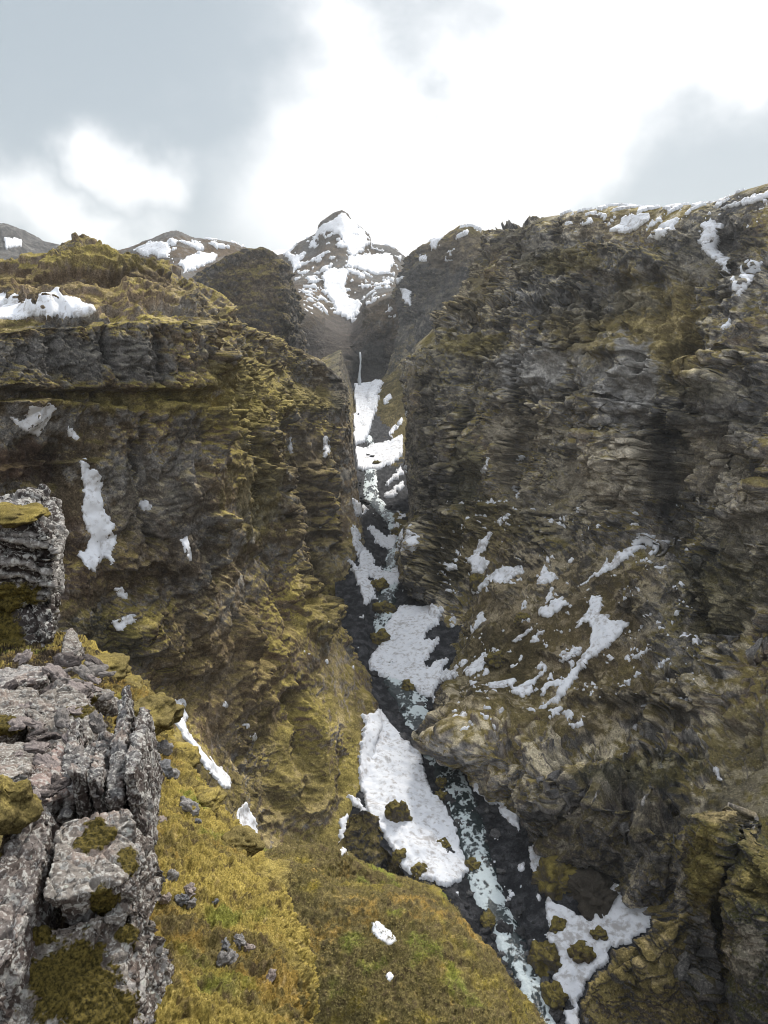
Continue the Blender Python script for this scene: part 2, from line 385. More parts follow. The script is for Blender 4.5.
# ------------------------------------------------------------------ materials
def mat_terrain(name, scale=1.0, bump=.35, rough=.95, var=.7, dry=.16):
    m = bpy.data.materials.new(name); m.use_nodes = True; t = NT(m.node_tree); t.n.clear()
    o = t.new('ShaderNodeOutputMaterial'); b = t.new('ShaderNodeBsdfPrincipled', Roughness=rough)
    b.inputs['Specular IOR Level'].default_value = .12
    a = t.new('ShaderNodeAttribute'); a.attribute_name = 'Col'
    g = t.new('ShaderNodeNewGeometry'); pos = g.outputs['Position']
    n1 = t.noise(pos, 1.1 / scale, 8, .74); n2 = t.noise(pos, .22 / scale, 5, .6)
    f = t.math('ADD', t.math('MULTIPLY', t.math('SUBTRACT', n1, .5), 2.2 * var), t.math('ADD', 1.0, t.math('MULTIPLY', t.math('SUBTRACT', n2, .5), 1.1 * var)))
    n3 = t.noise(pos, 2.6 / scale, 5, .7, .3); n4 = t.noise(pos, .55 / scale, 6, .7)
    lo = t.math('MULTIPLY', t.ramp(n3, .47, .36), .62); hi = t.math('MULTIPLY', t.ramp(n3, .53, .66), .9)
    f = t.math('MULTIPLY', f, t.math('ADD', t.math('SUBTRACT', 1.0, lo), hi))
    f = t.math('MULTIPLY', f, t.math('ADD', .55, t.math('MULTIPLY', n4, .9)))
    mul = t.new('ShaderNodeVectorMath', _operation='SCALE'); t.link(a.outputs['Color'], mul.inputs[0]); t.link(f, mul.inputs['Scale'])
    tn = t.mix(t.math('MULTIPLY', t.ramp(t.math('ADD', n3, t.math('MULTIPLY', t.math('SUBTRACT', n4, .5), .8)), .55, .7), dry), mul.outputs[0], (.30, .25, .165))
    t.link(tn, b.inputs['Base Color'])
    bp = t.new('ShaderNodeBump', Strength=bump, Distance=.7 * scale); t.link(t.math('ADD', n1, t.math('MULTIPLY', n3, .5)), bp.inputs['Height']); t.link(bp.outputs[0], b.inputs['Normal'])
    t.link(b.outputs[0], o.inputs[0]); return m
M_FAR = mat_terrain('far_ground', 4.0, .5); M_ROCK = mat_terrain('canyon_rock', 1.0, .6); M_NEAR = mat_terrain('near_slope', .35, .5)
M_FLOOR = mat_terrain('riverbed_gravel', .8, .6, dry=0)

def mat_snow():
    m = bpy.data.materials.new('old_snow'); m.use_nodes = True; t = NT(m.node_tree); t.n.clear()
    o = t.new('ShaderNodeOutputMaterial'); b = t.new('ShaderNodeBsdfPrincipled', Roughness=.75)
    b.inputs['Specular IOR Level'].default_value = .2
    g = t.new('ShaderNodeNewGeometry'); pos = g.outputs['Position']
    n1 = t.noise(pos, .35, 5, .6); n2 = t.noise(pos, .6, 5, .62)
    c = t.mix(t.ramp(n1, .45, .75), (.80, .815, .85), (.67, .69, .735)); n3 = t.noise(pos, .12, 4, .6); c = t.mix(t.math('MULTIPLY', t.ramp(t.math('ADD', n2, t.math('MULTIPLY', n3, .5)), .72, .95), .75), c, (.34, .31, .29))
    t.link(c, b.inputs['Base Color'])
    bp = t.new('ShaderNodeBump', Strength=.22, Distance=.6); t.link(t.math('ADD', n1, t.math('MULTIPLY', n2, .4)), bp.inputs['Height']); t.link(bp.outputs[0], b.inputs['Normal'])
    t.link(b.outputs[0], o.inputs[0]); return m
M_SNOW = mat_snow()

SHEETS = {}
def add_sheet(name, key, G, col, mat, label, kind='structure', cat='terrain'):
    r, c = G.shape[:2]
    o = mesh_np(name, G.reshape(-1, 3), grid_faces(r, c), mat, col=col)
    tag(o, label, cat, None, kind); SHEETS[key] = G; return o

# ================================================================== canyon floor
def grid_pts(rows): return np.array([[W(*p) for p in r] for r in rows])
floor_st = [  # py, left outer, left bank, water left, water right, right bank, right outer, z
    (1180, 430, 500, 585, 640, 700, 800, -153), (1060, 430, 490, 545, 578, 650, 740, -150), (960, 400, 462, 500, 540, 620, 700, -147), (880, 350, 430, 462, 505, 570, 660, -144.5),
    (800, 320, 362, 442, 482, 530, 600, -142), (730, 320, 358, 405, 445, 475, 540, -139.5), (680, 335, 360, 378, 425, 460, 510, -137), (620, 335, 360, 371, 396, 435, 480, -132),
    (570, 335, 358, 380, 405, 430, 470, -127), (530, 330, 354, 385, 410, 428, 460, -121), (490, 325, 346, 360, 381, 418, 450, -112), (450, 325, 343, 366, 378, 415, 450, -101),
    (420, 325, 342, 353, 364, 412, 440, -88), (385, 325, 342, 352, 366, 402, 430, -68)]
ctrl = []
for (y, lo, lb, wl, wr, rb, ro, z) in floor_st:
    ctrl.append([Wz(lb - 22, y, z) + [-1, 0, 2], Wz(lb, y, z) + [0, 0, 3.0], Wz(wl, y, z), Wz((wl + wr) / 2, y, z) + [0, 0, -.7], Wz(wr, y, z), Wz(rb, y, z) + [0, 0, 2.5], Wz(rb + (120 if 790 < y < 990 else 22), y, z) + [2, 0, 4]])
G = grid_from(ctrl, 1.3)
FLOOR_BASE = G.copy()
N = orient(gnormals(G), G, (0, 200, 900)); P = G.reshape(-1, 3)
w1 = worley(P, 2.2, 7); w2 = worley(P, .9, 8)
d = 1.1 * fbm(P, 7, 4, 3) + .75 * np.clip(.55 - w1[0], 0, 1) * (w1[2] > .45) * 2 + .45 * np.clip(.5 - w2[0], 0, 1) * 2 * (w2[2] > .4)
G = (P + N.reshape(-1, 3) * d[:, None]).reshape(G.shape)
cb = lerp(np.broadcast_to([.022, .023, .026], P.shape), np.broadcast_to([.075, .075, .08], P.shape), sstep(fbm(P, 4, 4, 9) + .6 * (w1[2] - .5), -.3, .7))
cb = lerp(cb, MOSS_D, sstep(P[:, 2] - FLOOR_BASE[:, 3:4, 2].mean() * 0 - np.repeat(FLOOR_BASE[:, FLOOR_BASE.shape[1] // 2, 2], G.shape[1]), 4, 10))
add_sheet('riverbed', 'floor', G, cb, M_FLOOR, 'dark gravel and stones on the canyon floor')

# ================================================================== left canyon wall
LW = [ # crest, mid, rim, band base, 4 face rows, foot, extra
 [(-220,268,250),(-220,305,190),(-220,340,140),(-220,400,136),(-220,470,132),(-220,560,128),(-220,650,124),(-220,740,120),(-220,860,112)],
 [(0,256,280),(0,296,215),(0,330,165),(0,386,161),(0,470,154),(0,560,150),(0,650,146),(0,740,141),(0,840,134)],
 [(45,250,290),(45,292,225),(45,329,177),(45,386,173),(45,470,165),(48,560,160),(55,650,155),(62,740,150),(75,830,143)],
 [(90,238,300),(92,285,240),(95,327,190),(95,385,186),(92,470,176),(95,560,170),(105,650,165),(118,720,160),(165,770,150)],
 [(135,247,315),(140,290,255),(145,327,200),(145,385,197),(145,470,187),(148,560,182),(155,650,178),(168,705,172),(200,765,160)],
 [(170,262,330),(176,300,270),(183,332,210),(186,388,207),(192,470,198),(198,560,194),(205,650,190),(215,740,182),(230,800,166)],
 [(215,297,365),(225,340,300),(232,388,253),(236,412,248),(243,470,240),(250,560,232),(264,650,222),(280,750,203),(262,845,172)],
 [(240,320,395),(254,365,350),(267,402,300),(270,422,294),(277,480,283),(287,560,270),(314,650,248),(345,740,222),(361,845,190)],
 [(264,332,420),(270,370,390),(279,406,340),(281,426,333),(288,490,318),(299,570,298),(329,640,270),(361,720,246),(367,770,228)],
 [(279,336,440),(281,372,425),(283,406,412),(285,430,405),(288,500,390),(297,580,372),(326,640,348),(359,690,315),(371,725,258)],
 [(298,346,455),(299,376,440),(302,400,425),(303,430,417),(306,500,398),(316,560,378),(336,620,348),(357,660,312),(369,695,280)],
 [(322,360,468),(322,384,455),(323,402,442),(324,430,435),(327,500,420),(336,560,395),(349,610,365),(360,650,325),(369,672,298)],
 [(343,384,485),(343,391,476),(344,404,466),(345,430,460),(347,480,450),(351,540,428),(357,590,393),(363,630,345),(369,655,316)],
 [(338,378,530),(341,388,530),(343,402,525),(344,425,522),(347,475,512),(351,530,490),(356,570,458),(361,600,408),(367,615,345)],
 [(338,382,640),(340,384,640),(342,390,640),(344,402,632),(347,425,620),(350,460,600),(353,500,568),(358,530,518),(366,556,430)],
 [(338,362,850),(340,366,850),(342,370,842),(344,378,830),(345,390,802),(349,410,762),(352,432,718),(354,455,678),(362,482,580)],
 [(340,350,1010),(341,354,1010),(343,360,1010),(345,366,1005),(347,370,1000),(349,378,985),(351,387,965),(353,396,940),(356,407,850)],
]
LW = [[(x + (11 if 7 <= i <= 13 and j >= 5 else 5 if 7 <= i <= 13 and j == 4 else 0), y, Y) for j, (x, y, Y) in enumerate(c_)] for i, c_ in enumerate(LW)]
ctrl = np.swapaxes(grid_pts(LW), 0, 1)          # rows = strata, cols = stations
ext = [[W(x + (12 if i < 7 else 4), y + (85 if i < 7 else 18), Y - (20 if i < 7 else 6))] for i, (x, y, Y) in enumerate(st[-1] for st in LW)]
back = ctrl[0] + np.array([-70, 60, -25]); ctrl = np.concatenate([back[None], ctrl, np.swapaxes(np.array(ext), 0, 1)], 0)
G0 = grid_from(ctrl, 1.0, 120, world=.55); N0 = orient(gnormals(G0), G0)
N0 = blur(N0, 6); N0 /= np.linalg.norm(N0, axis=-1, keepdims=True)
FL = 1.5 * features(G0, bulges=[(354, 600, 16, 70, 4), (360, 700, 18, 60, 5), (310, 760, 40, 70, 4), (225, 480, 26, 60, 4), (325, 500, 14, 60, 3), (250, 660, 30, 60, 3), (150, 640, 40, 30, 3), (100, 268, 40, 12, 2.5)],
    ledges=[([(-60, 390), (0, 391), (100, 390), (188, 388)], 3.5, -26), ([(-60, 398), (60, 403), (120, 409), (180, 406), (240, 422), (272, 440)], 4.5, 26), ([(180, 440), (230, 456), (278, 472)], 4, 30), ([(-20, 470), (40, 462), (100, 458)], 3, 20),
    ([(105, 572), (140, 560), (178, 578)], 4, -22), ([(298, 424), (346, 426)], 5, 22), ([(302, 470), (347, 480)], 4, 30), ([(120, 300), (170, 306), (205, 330)], 4, 12), ([(195, 356), (262, 372)], 5, 15), ([(180, 296), (240, 330), (292, 358)], 4, 10),
    ([(270, 404), (345, 404)], 4, 12), ([(215, 520), (290, 535)], 3, 26), ([(20, 300), (70, 306)], 2.5, 8), ([(60, 262), (100, 258), (130, 262)], 2.5, 8), ([(310, 545), (352, 545)], 4, 30), ([(318, 606), (362, 612)], 4, 30), ([(340, 392), (352, 440)], 3, 20)],
    grooves=[([(285, 430), (290, 520), (310, 600)], 5, 7), ([(135, 415), (140, 470), (150, 540)], 6, 4), ([(190, 400), (200, 470)], 5, 3.5), ([(240, 430), (262, 520), (290, 620)], 7, 5), ([(250, 560), (265, 680)], 8, 4), ([(296, 690), (306, 790)], 7, 6),
    ([(60, 440), (70, 560)], 8, 3), ([(330, 430), (335, 560)], 4, 4), ([(352, 690), (345, 790)], 5, 4), ([(100, 330), (104, 385)], 3, 2), ([(148, 330), (150, 385)], 3, 2.5), ([(45, 332), (47, 388)], 3, 2.5)], seed=71, gk=1.5, gw=1.25)
_p, _q, _ = proj(G0.reshape(-1, 3)); hm = 1 - sstep(_q - .12 * np.clip(_p - 185, 0, 200), 316, 326)
_f = fbm(G0.reshape(-1, 3), 17, 4, 95, gain=.55, an=(1.2, 1.2, .8)); hillD = hm * (4.0 * sstep(_f, .0, .16) + 2.5 * sstep(_f, .26, .38) - 2)
smL = sstep(fbm(G0.reshape(-1, 3), 36, 3, 94, an=(1, 1, .8)), -.02, .16) * sstep(_q, 400, 430); ML = (1 - .6 * sstep(_p, 318, 345)) * (1 - .55 * smL); FL = FL * ML
G, d, st_ = displace_cliff(G0, N0, mask=ML, fmix=.25, fblur=10, seed=1, big=6.5, strat=3.1, blocks=1.0, feat=FL)
G = G + (N0.reshape(-1, 3) * (hillD * .8)[:, None]).reshape(G.shape)
_P = G.reshape(-1, 3); _px, _py, _ = proj(G0.reshape(-1, 3)); _w = sstep(1.12 - np.maximum(np.abs(_px - 85) / 112, np.abs(_py - 357) / 32) , 0, .16)
_H = N0.reshape(-1, 3) * [1, 1, 0]; _H /= np.linalg.norm(_H, axis=1, keepdims=True) + 1e-9
_o, _c = facets(_P + 1.2 * np.stack([fbm(_P, 7, 3, 61)] * 3, 1), 3.4, 62, (1, 1, 4.5), .5); _o2, _c2 = facets(_P, 7.5, 64, (1, 1, 2.2), .6)
G = (_P + _H * ((1.6 + 1.5 * _o2 - .8 * _c2 + .8 * _o - .9 * _c) * _w)[:, None]).reshape(G.shape)
col, nz = colour_cliff(G, seed=1, rock=ROCK_M * .8, rock2=ROCK_B * .55, moss=MOSS_O * .95, moss2=MOSS_F, tan=TAN * .8, tans=.12, moss_lo=.36, moss_hi=.8, beige=.22, soil=EARTH * 1.2, lift=1.4)
GREY = np.array([.16, .155, .15])
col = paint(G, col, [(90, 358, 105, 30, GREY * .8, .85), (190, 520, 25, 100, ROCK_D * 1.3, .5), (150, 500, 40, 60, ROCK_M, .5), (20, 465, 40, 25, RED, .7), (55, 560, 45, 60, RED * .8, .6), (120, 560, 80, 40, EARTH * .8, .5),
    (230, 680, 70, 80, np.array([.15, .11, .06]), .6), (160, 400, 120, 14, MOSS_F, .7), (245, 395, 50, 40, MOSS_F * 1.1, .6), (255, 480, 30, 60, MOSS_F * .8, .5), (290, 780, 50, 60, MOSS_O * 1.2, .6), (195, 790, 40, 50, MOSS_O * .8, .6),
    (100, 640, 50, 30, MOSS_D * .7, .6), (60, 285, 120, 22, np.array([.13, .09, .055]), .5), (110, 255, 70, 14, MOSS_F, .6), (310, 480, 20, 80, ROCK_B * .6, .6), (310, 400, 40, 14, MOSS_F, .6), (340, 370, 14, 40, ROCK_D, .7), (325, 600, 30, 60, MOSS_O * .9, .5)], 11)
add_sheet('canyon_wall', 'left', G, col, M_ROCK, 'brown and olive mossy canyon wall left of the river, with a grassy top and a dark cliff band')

# ================================================================== right canyon wall
RW = [ # crest, shelf, cliff rows..., lip, foot
 [(470,300,640),(455,330,620),(440,350,600),(430,370,590),(425,400,570),(423,440,550),(420,480,530),(415,520,510),(408,550,470),(404,566,440),(398,575,425)],
 [(497,252,540),(462,305,512),(432,330,490),(415,350,472),(411,375,460),(410,420,448),(409,480,440),(411,525,428),(408,560,405),(402,578,386),(398,590,380)],
 [(500,238,520),(478,300,480),(446,325,458),(433,352,444),(428,380,434),(426,430,424),(424,490,412),(424,535,398),(418,580,368),(413,612,350),(410,624,345)],
 [(515,231,490),(496,290,460),(470,322,440),(455,358,424),(450,400,414),(447,450,404),(442,505,390),(437,548,372),(428,600,346),(424,642,325),(421,655,320)],
 [(550,216,455),(535,278,430),(512,318,408),(506,360,394),(500,402,385),(495,445,376),(485,505,360),(477,565,332),(461,635,298),(446,675,283),(441,702,266)],
 [(600,208,425),(590,268,397),(575,318,372),(570,368,357),(565,410,349),(560,455,341),(545,522,322),(525,592,288),(495,680,250),(462,702,237),(470,768,222)],
 [(650,207,395),(645,252,366),(632,318,340),(626,370,325),(622,412,317),(620,462,310),(602,532,294),(580,612,262),(545,710,225),(508,766,196),(520,818,194)],
 [(700,203,360),(700,258,328),(690,328,305),(685,372,295),(681,412,288),(676,472,281),(656,542,267),(635,622,242),(600,735,204),(572,792,174),(560,862,176)],
 [(768,183,325),(770,260,290),(762,338,266),(757,388,255),(753,432,248),(750,492,241),(735,562,231),(714,652,213),(680,775,178),(650,832,157),(622,892,163)],
 [(850,165,292),(850,260,256),(845,340,231),(840,392,220),(836,440,212),(830,502,206),(815,582,195),(790,684,179),(750,824,151),(704,876,146),(668,918,152)],
 [(985,150,250),(980,262,216),(972,350,192),(966,402,181),(960,462,172),(950,532,165),(930,624,155),(900,752,139),(850,922,119),(800,900,127),(700,965,136)],
 [(1200,150,190),(1200,280,160),(1190,380,145),(1180,440,138),(1170,510,130),(1150,600,124),(1120,720,115),(1080,880,103),(1000,1080,90),(920,1050,104),(720,1110,115)],
]
ctrl = np.swapaxes(grid_pts(RW), 0, 1)
back = ctrl[0] + np.array([80, 60, 6]); ctrl = np.concatenate([back[None], ctrl], 0)
G0 = grid_from(ctrl, .95, 130, world=.6); N0 = orient(gnormals(G0), G0)
N0 = blur(N0, 6); N0 /= np.linalg.norm(N0, axis=-1, keepdims=True)
FR = 1.5 * features(G0, bulges=[(432, 556, 27, 48, 11), (484, 730, 38, 32, 4.5), (505, 588, 16, 12, 4), (470, 522, 22, 14, 4), (530, 555, 18, 10, 3), (640, 600, 28, 22, 5), (715, 600, 40, 30, 5), (612, 692, 60, 14, 3), (630, 462, 38, 42, 6), (634, 268, 44, 16, 6), (622, 372, 32, 46, 5),
    (520, 375, 36, 26, 4), (570, 258, 18, 12, 3), (460, 470, 15, 60, 5), (498, 455, 18, 45, 4), (560, 650, 22, 10, 2.5), (545, 752, 24, 22, 5), (600, 790, 26, 24, 5), (648, 815, 20, 26, 5), (700, 690, 40, 20, 4), (745, 400, 30, 26, 5), (500, 655, 12, 9, 2.5), (525, 622, 11, 7, 2.5), (560, 470, 24, 30, 3.5)],
    ledges=[([(494, 243), (520, 233), (545, 225), (604, 216)], 8, 36), ([(443, 319), (480, 306), (520, 299), (560, 291), (594, 286)], 7, 36), ([(586, 253), (630, 251), (680, 263)], 7, 16), ([(409, 364), (430, 353), (455, 346), (482, 345)], 7, 80), ([(478, 351), (520, 343), (560, 351), (592, 346)], 6, 40),
    ([(585, 402), (620, 398), (650, 408), (690, 412), (740, 420), (790, 432)], 6.5, 16), ([(590, 420), (650, 424), (700, 430), (790, 452)], 5, -12), ([(690, 373), (720, 363), (790, 348)], 6, 30), ([(552, 432), (600, 429), (652, 441)], 5, 50), ([(436, 513), (480, 501), (520, 506), (562, 521)], 5, 26),
    ([(636, 577), (680, 561), (720, 556), (790, 546)], 7, 32), ([(655, 642), (700, 631), (790, 642)], 5, 34), ([(480, 402), (520, 396), (575, 404)], 4.5, 24), ([(440, 392), (480, 384)], 4, 40), ([(690, 290), (740, 282), (790, 270)], 5, 30), ([(660, 232), (700, 236)], 5, 14), ([(720, 215), (790, 205)], 5, 26),
    ([(570, 700), (620, 688), (680, 700)], 4, 22), ([(690, 500), (740, 490), (790, 488)], 4, 30), ([(640, 740), (700, 752)], 3.5, 22), ([(470, 690), (510, 700)], 3, 22), ([(500, 545), (540, 545)], 3, 14)],
    grooves=[([(482, 330), (472, 420), (462, 520)], 6, 6), ([(443, 400), (441, 515)], 4, 7), ([(530, 345), (525, 420), (515, 485)], 5, 5), ([(575, 300), (580, 380), (592, 440)], 5, 5), ([(655, 425), (670, 470), (660, 532)], 13, 10), ([(735, 430), (725, 500)], 8, 5), ([(690, 290), (682, 370)], 8, 5),
    ([(560, 222), (566, 274)], 4, 5), ([(525, 232), (528, 280)], 3, 4), ([(596, 300), (600, 350)], 4, 4), ([(660, 270), (664, 330)], 6, 3), ([(505, 300), (507, 345)], 4, 4), ([(545, 296), (549, 345)], 3.5, 4), ([(425, 370), (427, 520)], 3, 5), ([(618, 640), (560, 700), (530, 735)], 5, 2.5), ([(690, 660), (640, 740), (600, 775)], 6, 3),
    ([(720, 210), (730, 290)], 9, 5), ([(575, 740), (545, 850)], 8, 3.5), ([(630, 770), (610, 885)], 9, 4), ([(672, 790), (655, 900)], 8, 3.5), ([(520, 735), (512, 800)], 6, 2.5)], seed=72, gk=1.35, gw=1.45)
_p, _q, _ = proj(G0.reshape(-1, 3)); _n = 22 * fbm(G0.reshape(-1, 3), 22, 3, 96)
# the apron below the cliffs is smoother ground than the cliffs; the tower's edge and the rim stay near their outline
ap = sstep(_q + _n, 515 + .12 * (_p - 440), 545 + .12 * (_p - 440)) * (1 - sstep(_q + _n, 715, 745)) * sstep(_p, 445, 475) * (1 - sstep(_p + _n + .35 * (_q - 560), 640, 700))
gs = sstep(_q + _n, 262, 280) * (1 - sstep(_q + _n, 345, 365)) * sstep(_p + _n, 628, 650) * (1 - sstep(_p + _n, 705, 730))
edge = .35 + .65 * sstep(_p, 405, 470); rim_ = .12 + .88 * sstep(_q - .12 * (600 - _p).clip(0), 214, 262)
sm = sstep(fbm(G0.reshape(-1, 3), 44, 3, 99, an=(1, 1, .8)), -.02, .16) * (1 - ap); MR = (1 - .62 * sm) * (1 - .72 * ap) * (1 - .6 * gs) * edge * rim_ * (1 - .3 * sstep(_q, 730, 760)); FR = FR * (1 - .35 * ap) * (.55 + .45 * sstep(_p, 405, 470)) * (.25 + .75 * sstep(_q - .12 * (600 - _p).clip(0), 208, 235))
G, d, st_ = displace_cliff(G0, N0, mask=MR, steep_lo=.12, crag=3.0, flat=.95, seed=200, big=13, strat=2.6, blocks=1.6, dip=(.12, -.05), feat=FR)
col, nz = colour_cliff(G, seed=200, rock=ROCK_M * 1.0, rock2=ROCK_D, moss=MOSS_O * .75, moss2=MOSS_O * 1.25, tan=BEIGE * .8, tans=.2, moss_lo=.38, moss_hi=.78, beige=.8, soil=EARTH * .85, lift=2.0)
PALE = np.array([.34, .30, .235])
_sn = fbm(G.reshape(-1, 3), 10, 4, 93, gain=.6); smw = (sm * sstep(_sn + .9 * nz, .05, .4))[:, None] * .75; col = col * (1 - smw) + lerp(np.broadcast_to(MOSS_F * .75, col.shape), np.broadcast_to(BEIGE * .75, col.shape), sstep(_sn, -.1, .25)) * smw
_c = np.array([.115, .088, .048]); apw = ap * (.55 + .45 * sstep(fbm(G.reshape(-1, 3), 12, 4, 98, gain=.6), -.3, .2)); _l = (col.mean(1, keepdims=True) / col.mean()).clip(.5, 1.7)
col = col * (1 - .75 * apw[:, None]) + _c * _l * .75 * apw[:, None]
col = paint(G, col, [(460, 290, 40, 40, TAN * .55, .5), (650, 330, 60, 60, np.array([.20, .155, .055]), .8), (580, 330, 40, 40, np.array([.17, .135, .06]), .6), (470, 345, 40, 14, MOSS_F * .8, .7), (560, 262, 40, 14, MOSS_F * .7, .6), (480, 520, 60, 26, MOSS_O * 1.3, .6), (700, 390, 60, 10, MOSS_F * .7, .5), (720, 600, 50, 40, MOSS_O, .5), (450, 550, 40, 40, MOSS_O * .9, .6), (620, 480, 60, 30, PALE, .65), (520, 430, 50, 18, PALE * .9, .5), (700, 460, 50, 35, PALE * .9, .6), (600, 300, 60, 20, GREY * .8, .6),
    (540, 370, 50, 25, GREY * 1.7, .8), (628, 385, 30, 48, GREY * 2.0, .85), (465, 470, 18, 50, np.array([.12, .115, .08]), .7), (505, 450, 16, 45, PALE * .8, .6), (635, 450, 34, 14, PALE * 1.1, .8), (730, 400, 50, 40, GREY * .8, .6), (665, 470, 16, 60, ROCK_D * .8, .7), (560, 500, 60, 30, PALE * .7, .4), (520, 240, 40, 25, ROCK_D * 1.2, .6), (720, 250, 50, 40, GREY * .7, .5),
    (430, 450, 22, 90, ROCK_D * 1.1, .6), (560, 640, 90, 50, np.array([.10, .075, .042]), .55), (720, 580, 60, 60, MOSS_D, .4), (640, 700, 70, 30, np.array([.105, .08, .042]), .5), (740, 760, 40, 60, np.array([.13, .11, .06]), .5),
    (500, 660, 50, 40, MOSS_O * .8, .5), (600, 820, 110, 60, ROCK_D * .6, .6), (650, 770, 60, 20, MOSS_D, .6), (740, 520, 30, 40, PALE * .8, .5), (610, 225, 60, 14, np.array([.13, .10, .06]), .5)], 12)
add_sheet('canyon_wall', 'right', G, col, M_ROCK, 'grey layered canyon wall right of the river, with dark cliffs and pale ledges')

# ================================================================== far right slope and ridge
FS = [
 [(400,262,1300),(400,300,1200),(398,335,1100),(388,368,1050),(372,386,1020)],
 [(430,243,1180),(425,290,1100),(415,345,1020),(395,378,960),(366,400,900)],
 [(450,235,1130),(442,285,1050),(426,347,975),(403,382,905),(367,412,830)],
 [(467,227,1080),(460,280,1000),(440,350,930),(412,388,850),(368,428,765)],
 [(497,238,1000),(490,290,930),(465,350,850),(430,412,740),(374,458,635)],
 [(540,240,900),(530,300,830),(500,380,740),(450,455,635),(388,508,505)],
 [(580,240,800),(560,320,730),(530,400,640),(470,485,535),(412,562,408)]]
ctrl = np.swapaxes(grid_pts(FS), 0, 1); ctrl = np.concatenate([(ctrl[0] + np.array([60, 160, -30]))[None], ctrl], 0)
G0 = grid_from(ctrl, 1.0); N0 = orient(gnormals(G0), G0); N0 = blur(N0, 4)
G, d, st_ = displace_cliff(G0, N0, seed=300, size=2.2, big=13, strat=6, blocks=3, fine=2)
col, nz = colour_cliff(G, seed=300, size=2, rock=ROCK_M * .8, rock2=ROCK_D * 1.1, moss=MOSS_O, moss2=MOSS_O * 1.4, moss_lo=.5, moss_hi=.7, beige=.2)
col = paint(G, col, [(440, 310, 60, 70, ROCK_D * 1.3, .7), (390, 430, 25, 60, MOSS_O * 1.1, .7), (455, 250, 40, 20, ROCK_B, .5)], 13)
add_sheet('mountain_ridge', 'fs', G, col, M_FAR, 'far grey ridge and green slope at the head of the canyon right of the falls')

# ================================================================== central peak with the headwall below it
cr = [(200,264),(235,260),(262,257),(283,254),(300,243),(317,233),(326,219),(342,211),(352,221),(364,230),(373,244),(390,246),(408,258),(430,264),(470,270)]
l2 = [290,290,288,285,280,278,276,276,278,280,282,283,285,288,290]
l3 = [330,326,320,300,303,312,322,328,326,315,300,292,290,300,300]
PKc = []
for i, (x, y) in enumerate(cr):
    xm = 340 + (x - 340) * .97
    PKc.append([(x, y, 2200), (x, y + (l2[i] - y) * .45, 2020), (xm, l2[i], 1780), (xm, l3[i], 1400), (xm, l3[i] + 6, 1250), (xm, max(352, l3[i] + 20), 1150 if not 345 < x < 395 else 1200), (xm, 372, 1110 if not 345 < x < 395 else 1180), (xm, 396, 1060)])
ctrl = np.swapaxes(grid_pts(PKc), 0, 1); ctrl = np.concatenate([(ctrl[0] + np.array([0, 400, -150]))[None], ctrl], 0)
G0 = grid_from(ctrl, .9); N0 = orient(gnormals(G0), G0); N0 = blur(N0, 4)
G, d, st_ = displace_cliff(G0, N0, seed=400, size=3.2, big=8, strat=8, blocks=5, fine=4, gully=7, crag=3, flat=.4)
col, nz = colour_cliff(G, seed=400, size=4, rock=ROCK_M * .75, rock2=ROCK_B * .6, moss=EARTH * .8, moss2=ROCK_M * .7, tan=EARTH * 1.6, lift=.8, moss_lo=.55, moss_hi=.8, beige=.1)
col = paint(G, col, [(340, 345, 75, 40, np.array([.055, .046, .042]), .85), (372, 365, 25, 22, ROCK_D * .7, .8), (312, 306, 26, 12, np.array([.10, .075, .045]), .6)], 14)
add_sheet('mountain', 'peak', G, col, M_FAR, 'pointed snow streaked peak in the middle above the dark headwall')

# ================================================================== left background: tower, mountains, ice cap
def hill(key, name, cols, rowsY, seed, size, big, strat, blocks, label, **kw):
    """cols: (px, crest py); rowsY: (dy, Y) rows below the crest"""
    ctrl = np.swapaxes(grid_pts([[(x + dx, y + dy, Yd) for (dx, dy, Yd) in rowsY] for (x, y) in cols]), 0, 1)
    ctrl = np.concatenate([(ctrl[0] + np.array([0, rowsY[0][2] * .2, -rowsY[0][2] * .06]))[None], ctrl], 0)
    G0 = grid_from(ctrl, 1.0); N0 = orient(gnormals(G0), G0); N0 = blur(N0, 4)
    G, d, st_ = displace_cliff(G0, N0, seed=seed, size=size, big=big, strat=strat, blocks=blocks, fine=size * .8)
    col, nz = colour_cliff(G, seed=seed, size=size, **kw)
    return add_sheet(name, key, G, col, M_FAR, label)
hill('tower', 'cliff', [(170,290),(200,268),(218,258),(235,251),(250,248),(262,246),(273,250),(281,262),(285,285),(289,310),(292,335)],
     [(0, 0, 700), (2, 12, 690), (1, 24, 680), (2, 40, 672), (2, 60, 660), (0, 100, 640)], 500, 1.8, 6, 6, 3, 'dark layered cliff tower behind the left wall, below the snowy hill',
     rock=ROCK_M * .8, rock2=ROCK_D, moss=MOSS_O * .8, moss2=MOSS_O * 1.1, soil=EARTH * .7, moss_lo=.6, moss_hi=.9, beige=.15)
hill('leftmtn', 'mountain', [(70,266),(100,258),(120,251),(150,241),(175,232),(200,239),(230,243),(255,252),(272,262),(282,285)],
     [(0, 0, 1350), (0, 14, 1250), (0, 30, 1120), (0, 50, 1000), (0, 90, 900)], 520, 3, 8, 4, 3, 'rounded snow patched mountain behind the grassy left rim',
     rock=ROCK_M * .8, rock2=EARTH, moss=MOSS_O * .9, moss2=TAN * .6, moss_lo=.3, moss_hi=.7, beige=.1)
